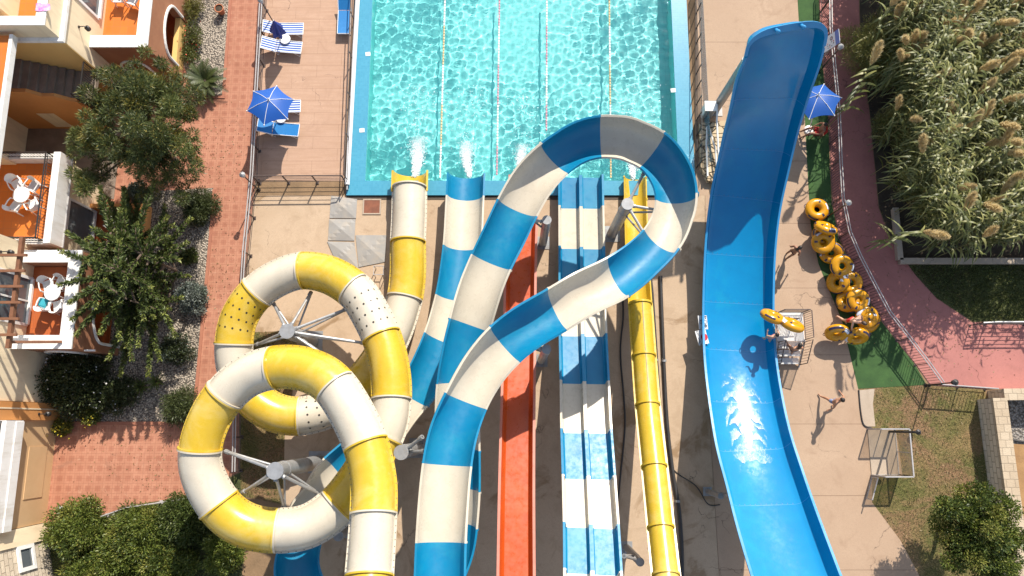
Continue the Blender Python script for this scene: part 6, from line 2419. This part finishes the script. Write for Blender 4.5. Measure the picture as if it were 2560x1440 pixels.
shrub('silver_shrub', 'round silver grey shrub on the gravel right of the finger branched tree', 482, 744, .68, .75, .7, gsilver, .10, .045, 420, 18, 44)
shrub('rounded_shrub', 'round dark green shrub at the path edge above the gravel bed', 500, 516, .78, .85, .8, [gpine[0], gshade[1]], .12, .03, 420, 20, 45)
shrub('grey_shrub', 'small blue grey shrub in the shade under the feathery evergreen', 345, 482, .6, .5, .6, [gsilver[1], gshade[1]], .09, .05, 320, 12, 46)
shrub('dark_shrub', 'dark grey shrub on the gravel below the silver shrub', 440, 872, .75, .7, .8, [gshade[0], gsilver[1]], .1, .045, 320, 14, 47, mixw=[.8, .2])
shrub('small_shrub', 'low green shrub right of the finger branched tree trunk', 470, 640, .4, .35, .4, gdark, .1, .04, 240, 9, 48)
shrub('flowering_bush', 'thin bush with red flowers along the loggia wall at the upper left', 478, 110, .45, 1.35, .7, [gdark[1], gdark[2]], .09, .035, 130, 22, 49, 'bush', None, None, (red_fl, 26))
shrub('flowering_bush', 'sparse yellow green bush at the top of the gravel bed', 480, 20, .5, .7, .8, [gdark[2], gbright[1]], .09, .035, 150, 14, 50, 'bush')
shrub('yellow_plant', 'small bright yellow green plant at the corner of the tiled path below the dark bush', 152, 1068, .45, .28, .4, [gbright[1]], .12, .05, 120, 8, 51, 'plant', None, None, (yel_fl, 40))
shrub('yellow_plant', 'yellow green plant at the foot of the dark bush', 225, 1040, .55, .35, .5, [gbright[1], gdark[1]], .12, .05, 150, 10, 52, 'plant', None, None, (yel_fl, 25))
shrub('hedge_bush', 'round bright green hedge bush beside the stone building', 190, 1325, 1.25, 1.25, 1.4, gbright, .13, .045, 460, 34, 53, 'hedge bush', 'bushes in the lower left hedge')
shrub('hedge_bush', 'large bright green hedge bush below the low pale railing', 345, 1345, 1.45, 1.3, 1.3, gbright, .13, .045, 480, 40, 54, 'hedge bush', 'bushes in the lower left hedge')
shrub('hedge_bush', 'green hedge bush at the bottom edge left of the middle', 250, 1430, 1.5, 1.0, 1.3, gbright, .13, .045, 480, 36, 55, 'hedge bush', 'bushes in the lower left hedge')
shrub('hedge_bush', 'green hedge bush in the shadow of the lower tube loop', 455, 1300, 1.2, 1.0, 1.2, [gbright[2], gdark[1]], .13, .045, 420, 30, 56, 'hedge bush', 'bushes in the lower left hedge')
shrub('hedge_bush', 'green hedge bush at the bottom edge below the lower tube loop', 415, 1420, 1.25, 1.1, 1.3, gbright, .13, .045, 460, 32, 57, 'hedge bush', 'bushes in the lower left hedge')
shrub('hedge_bush', 'small hedge bush beside the dirt patch under the lower tube loop', 560, 1385, .85, .95, 1.1, gbright, .13, .045, 420, 22, 58, 'hedge bush', 'bushes in the lower left hedge')
shrub('feathery_bush', 'fluffy yellow green bush at the left edge of the reed bed', 2190, 120, 1.6, 1.5, 3.0, [gdark[2], gbright[1], gdark[1]], .19, .018, 620, 34, 59, 'bush')
shrub('feathery_bush', 'fluffy olive bush among the reeds below the yellow green one', 2240, 325, 1.1, 1.0, 2.6, [gdark[2], gdark[1]], .17, .02, 420, 22, 60, 'bush')

for k_, (x_, y_, w_) in enumerate(((2500, 150, 'near the top right corner'), (2490, 330, 'level with the loop slide top, near the right edge'), (2370, 215, 'in the upper middle of the reed bed'), (2330, 470, 'in the lower left part of the reed bed'), (2440, 540, 'above the kerb in the lower right part'))):
    shrub('feathery_bush', 'yellow green bush among the reeds ' + w_, x_, y_, 1.0, 1.0, 3.9, [gbright[1], gdark[2], gdark[1]], .20, .02, 420, 20, 160 + k_, 'bush')

def spiky(name, lab, px, py, z0, n, L, W, mats, seed, cat, droop=.5, pinnate=False, elev=(10, 75)):
    p = at(px, py, z0)
    t = thing(name, lab, cat, (p.x, p.y, 0))
    r = RS(seed)
    vs, qs, mi = [], [], []
    for k in range(n):
        a = k * 2.39996 + r.rand() * .3
        el = R(elev[0] + (elev[1] - elev[0]) * ((k / n) ** 1.0))
        d = np.array([math.cos(a) * math.cos(el), math.sin(a) * math.cos(el), math.sin(el)])
        s_ = np.array([-math.sin(a), math.cos(a), 0])
        ll = L * (.8 + .4 * r.rand())
        prev = None
        segs = 7
        mk = r.randint(len(mats))
        pts = []
        for i in range(segs + 1):
            f = i / segs
            q = np.array([p.x, p.y, z0]) + d * ll * f - np.array([0, 0, 1]) * droop * ll * f * f
            pts.append(q)
        if not pinnate:
            for i in range(segs):
                f0, f1 = i / segs, (i + 1) / segs
                w0, w1 = W * math.sin(math.pi * min(1, .15 + .85 * f0)) + .004, W * math.sin(math.pi * min(1, .15 + .85 * f1)) + .002
                o = len(vs)
                vs += [pts[i] - s_ * w0, pts[i] + s_ * w0, pts[i + 1] + s_ * w1, pts[i + 1] - s_ * w1]
                qs.append((o, o + 1, o + 2, o + 3))
                mi.append(mk)
        else:
            m_ = 26
            for i in range(2, m_):
                f = i / m_
                sg = min(segs - 1, int(f * segs))
                q = pts[sg] + (pts[sg + 1] - pts[sg]) * (f * segs - sg)
                dd = (pts[sg + 1] - pts[sg])
                dd = dd / np.linalg.norm(dd)
                for sd_ in (-1, 1):
                    ln = W * math.sin(math.pi * (.12 + .86 * f)) ** .7
                    e = q + s_ * sd_ * ln * .8 + dd * ln * .6 + np.array([0, 0, .12 * ln])
                    o = len(vs)
                    vs += [q - dd * .02, q + dd * .02, e + dd * .006, e - dd * .006]
                    qs.append((o, o + 1, o + 2, o + 3))
                    mi.append(mk)
    npmesh('fronds', vs, qs, mats, t, mi)
    b = MB()
    b.lathe([(.12, 0), (.14, z0 * .6), (.07, z0 + .05), (0, z0 + .08)], 10, (p.x, p.y, 0))
    b.build('stump', bark, t, smooth=50)
    return t
spiky('cycad_palm', 'dark cycad palm on the gravel beside the feathery evergreen', 513, 203, .45, 34, 1.12, .20, [gdark[0], gshade[0], gshade[1]], 61, 'palm', .34, True, (8, 55))
spiky('yucca_plant', 'spiky green yucca under the finger branched tree, left one of the pair', 352, 968, .35, 34, .58, .028, [gbright[2], gdark[1]], 62, 'yucca', .15)
spiky('yucca_plant', 'spiky green yucca under the finger branched tree, right one of the pair', 391, 955, .35, 30, .52, .026, [gbright[2], gdark[1]], 63, 'yucca', .15)

# ---------------------------------------------------------------- giant reeds
reed_mats = [leafmat('reed_leaf_green', (.12, .14, .034), (.17, .175, .048), .25), leafmat('reed_leaf_pale', (.24, .24, .075), (.30, .285, .10), .3), leafmat('reed_leaf_dark', (.065, .08, .02), (.095, .105, .028), .25)]
plume_m = leafmat('reed_plume', (.58, .45, .22), (.72, .60, .36), .45)
stem_m = M('reed_stem', (.22, .2, .08), (.16, .15, .06), rough=.7)
def reed_leaves(base_, hgt, lean, n, r, vs, qs, mi, L0=.62, lo=.35):
    side0 = r.rand() * 6.28
    for k in range(n):
        f = lo + (1 - lo) * (k + r.rand()) / n
        q0 = np.array([base_[0] + lean[0] * f * f, base_[1] + lean[1] * f * f, base_[2] + hgt * f])
        a = side0 + (k % 2) * math.pi + r.randn() * .55
        d = np.array([math.cos(a), math.sin(a), 0])
        s_ = np.array([-math.sin(a), math.cos(a), 0])
        L = L0 * (.7 + .6 * r.rand()) * (1 - .35 * max(0, f - .8) / .2)
        W = .036 + .016 * r.rand()
        mk = r.choice(3, p=[.42, .27, .31])
        prev = None
        for i in range(5):
            g_ = i / 4
            p = q0 + d * L * (g_ * .95) + np.array([0, 0, 1]) * L * (.62 * g_ - .95 * g_ * g_)
            w_ = W * (1 - g_) ** .6 if i else W * .6
            tw = s_ * w_ + np.array([0, 0, .3 * w_])
            o = len(vs)
            vs += [p - tw, p + tw]
            if i:
                qs.append((o - 2, o - 1, o + 1, o))
                mi.append(mk)
def make_reed(seed, lab):
    r = RS(seed)
    hgt = 3.9
    lean = (r.randn() * .3, r.randn() * .3)
    t = thing('giant_reed', lab, 'reed', (0, 0, 0), 'flowering giant reeds in the bed')
    b = MB()
    b.tube([(lean[0] * f * f, lean[1] * f * f, hgt * f) for f in (0, .3, .6, .85, 1.0)], [.016, .015, .013, .01, .007], 6)
    b.build('stem', stem_m, t, smooth=50)
    vs, qs, mi = [], [], []
    reed_leaves((0, 0, 0), hgt, lean, 20, r, vs, qs, mi, .66, .3)
    npmesh('leaves', vs, qs, reed_mats, t, mi)
    top = np.array([lean[0], lean[1], hgt])
    ax = np.array([lean[0] * .6 + r.randn() * .15, lean[1] * .6 + r.randn() * .15, 1.0])
    ax /= np.linalg.norm(ax)
    n = 520
    f = r.rand(n, 1)
    C = top + ax * (f * .95 - .08)
    ang = r.rand(n, 1) * 6.283
    rad = np.concatenate([np.cos(ang), np.sin(ang), np.zeros((n, 1))], 1)
    C = C + rad * .045 * np.sin(math.pi * np.clip(f + .1, 0, 1))
    v, q = leafquads(C, rad * (.28 + .25 * r.rand(n, 1)) + ax * 1.1, (.25 * np.sin(math.pi * (.15 + .75 * f)) + .06).ravel(), .022, r)
    npmesh('plume', v, q, plume_m, t)
    return t
LABR = 'tall reed with pale green leaves and a buff feathery plume in the reed bed'
protos = [make_reed(70 + i, LABR) for i in range(4)]
plumes = [(2243, 25), (2285, 25), (2247, 60), (2335, 20), (2355, 35), (2290, 100), (2345, 85), (2325, 100), (2275, 90), (2243, 135), (2260, 135), (2328, 135), (2372, 70), (2400, 65), (2405, 105), (2418, 125), (2425, 10), (2448, 85), (2452, 130), (2497, 95), (2550, 120), (2282, 155), (2308, 200), (2190, 205), (2432, 175), (2378, 230), (2430, 240), (2455, 240), (2525, 190), (2505, 280), (2340, 320), (2350, 345), (2283, 365), (2333, 398), (2375, 290), (2482, 340), (2455, 375), (2555, 335), (2540, 375), (2515, 410), (2520, 430), (2465, 480), (2455, 500), (2445, 570), (2480, 588), (2297, 552), (2290, 290), (2275, 300), (2555, 460), (2500, 505), (2380, 455), (2560, 200), (2540, 30), (2480, 30), (2410, 330), (2310, 60), (2300, 20), (2365, 10), (2470, 160), (2535, 90)]
rp = random.Random(77)
for k, (x, y) in enumerate(plumes):
    sc = rp.uniform(.92, 1.2)
    ptp = at(x, y, 3.95 * sc)
    src = protos[k % 4]
    o = src if k < 4 else dup(src, (0, 0, 0))
    o.location = (ptp.x, ptp.y, 0)
    o.rotation_euler = (0, 0, rp.uniform(0, 6.28))
    o.scale = (sc * 1.15, sc * 1.15, sc)
r = RS(5)
vs, qs, mi = [], [], []
def in_bed(x, y):
    u, v_ = pix((x, y, 0))
    edge = np.interp(v_, [-100, 100, 300, 520, 640], [2150, 2158, 2182, 2205, 2252])
    return u > edge + 8 and v_ < 636
k = 0
st_b = MB()
while k < 1500:
    x, y = r.uniform(15.6, 27.5), r.uniform(7.6, 24.5)
    if not in_bed(x, y):
        continue
    u, v_ = pix((x, y, 0))
    dleft = min(1.0, (u - 2165) / 160)
    hh = 3.0 + 2.3 * r.rand() + (.6 if dleft < .6 else 0)
    lean = (r.randn() * .35 - (.5 if dleft < .5 else 0), r.randn() * .35)
    reed_leaves((x, y, 0), hh, lean, 13, r, vs, qs, mi, .66, .42)
    if k % 2 == 0:
        st_b.tube([(x, y, 0), (x + lean[0] * .25, y + lean[1] * .25, hh * .5), (x + lean[0], y + lean[1], hh)], [.014, .012, .006], 4, cap=False)
    k += 1
k = 0
while k < 190:                                   # the tall fringe that overhangs the red path
    y = r.uniform(8.5, 25.5)
    x = r.uniform(16.6, 19.6)
    if not in_bed(x, y):
        continue
    u, v_ = pix((x, y, 0))
    if u > np.interp(v_, [-100, 100, 300, 520, 640], [2150, 2158, 2182, 2205, 2252]) + 95:
        continue
    hh = 4.2 + 2.0 * r.rand()
    lean = (-.5 + r.randn() * .4, r.randn() * .4)
    reed_leaves((x, y, 0), hh, lean, 20, r, vs, qs, mi, .80, .30)
    k += 1
tag(npmesh('reed_mass', vs, qs, reed_mats, None, mi), 'dense mass of arching reed leaves filling the bed at the right', 'reed leaves', kind='stuff')
tag(st_b.build('reed_canes', stem_m), 'thin canes standing among the reed leaves', 'reed canes', kind='stuff')
# a few loose shrubs on the shaded lawn
r = RS(15)
# short dry grass on the lawns
def grass(name, lab, inside, box, n, hgt, mats, seed):
    r = RS(seed)
    C, L = [], []
    while len(C) < n:
        x, y = r.uniform(box[0], box[1]), r.uniform(box[2], box[3])
        if inside(*pix((x, y, 0))):
            C.append((x, y, .006))
            L.append(hgt * (.5 + r.rand()))
    d = r.randn(n, 3) * .7 + np.array([0, 0, .8])
    d[:, 2] = np.abs(d[:, 2]) + .15
    v, q = leafquads(np.array(C), d, np.array(L), np.array(L) * .16, r)
    mi = r.choice(len(mats), n)
    tag(npmesh(name, v, q, mats, None, mi), lab, 'grass', kind='stuff')
gm = [leafmat('dry_blade', (.26, .2, .08), (.34, .26, .12)), leafmat('straw_blade', (.30, .22, .11), (.38, .29, .15)), leafmat('green_blade', (.10, .12, .03), (.16, .16, .05))]
def poly_in(poly):
    def f(x, y):
        c = False
        for (x0, y0), (x1, y1) in zip(poly, poly[1:] + poly[:1]):
            if (y0 > y) != (y1 > y) and x < (x1 - x0) * (y - y0) / (y1 - y0) + x0:
                c = not c
        return c
    return f
grass('dry_grass', 'short dry grass on the lawn at the lower right', poly_in([(2190, 975), (2320, 966), (2460, 978), (2470, 1010), (2520, 1450), (2318, 1450), (2250, 1345), (2185, 1256), (2256, 1190), (2250, 1075), (2190, 1060)]), (15, 24, -9, 2), 8000, .11, gm, 81)
grass('rough_grass', 'rough grass on the shaded lawn beside the red path', poly_in([(2262, 664), (2296, 690), (2345, 744), (2432, 800), (2640, 800), (2640, 664)]), (17, 27, 3.5, 9), 9000, .14, [gm[2], gdark[1], gdark[0]], 82)
grass('rough_grass', 'patchy grass on the strip under the tube slide', poly_in([(610, 835), (742, 828), (732, 960), (710, 1090), (702, 1260), (602, 1240), (602, 1010)]), (-13.5, -8, -5, 5), 5000, .11, [gm[0], gm[2], gdark[1]], 83)
grass('rough_grass', 'green undergrowth around the hedge at the lower left', poly_in([(130, 1330), (330, 1270), (470, 1248), (596, 1190), (600, 1440), (120, 1440)]), (-22, -11, -10, 0), 7000, .15, [gm[2], gdark[1], gbright[2]], 84)

# fallen leaves blown onto the paving under the trees
def litter(name, lab, spots, n, mats, seed):
    r = RS(seed)
    C = []
    for (x, y, rad, z) in spots:
        p = at(x, y, 0)
        k = int(n / len(spots))
        for i in range(k):
            C.append((p.x + r.randn() * rad, p.y + r.randn() * rad, z + .01 * r.rand()))
    C = np.array(C)
    d = r.randn(len(C), 3)
    d[:, 2] *= .12
    v, q = leafquads(C, d, .07 * (.6 + .8 * r.rand(len(C))), .035, r, .1)
    mi = r.choice(len(mats), len(C))
    tag(npmesh(name, v, q, mats, None, mi), lab, 'fallen leaves', kind='stuff')
dead = [leafmat('dead_leaf', (.20, .12, .05), (.30, .19, .08), .1), leafmat('dry_leaf', (.13, .075, .035), (.18, .11, .05), .1), gdark[2]]
litter('leaf_litter', 'dry fallen leaves scattered over the terracotta paving by the trees', [(470, 430, 1.3, .02), (330, 1090, 1.8, .02), (420, 1210, 1.4, .02), (520, 700, 1.1, .03), (545, 380, 1.0, .02)], 900, dead, 91)
litter('leaf_litter', 'dry fallen leaves scattered over the red path by the reed bed', [(2150, 250, .8, .022), (2190, 560, .9, .022), (2300, 760, 1.3, .022), (2400, 850, 1.2, .022)], 700, dead, 92)
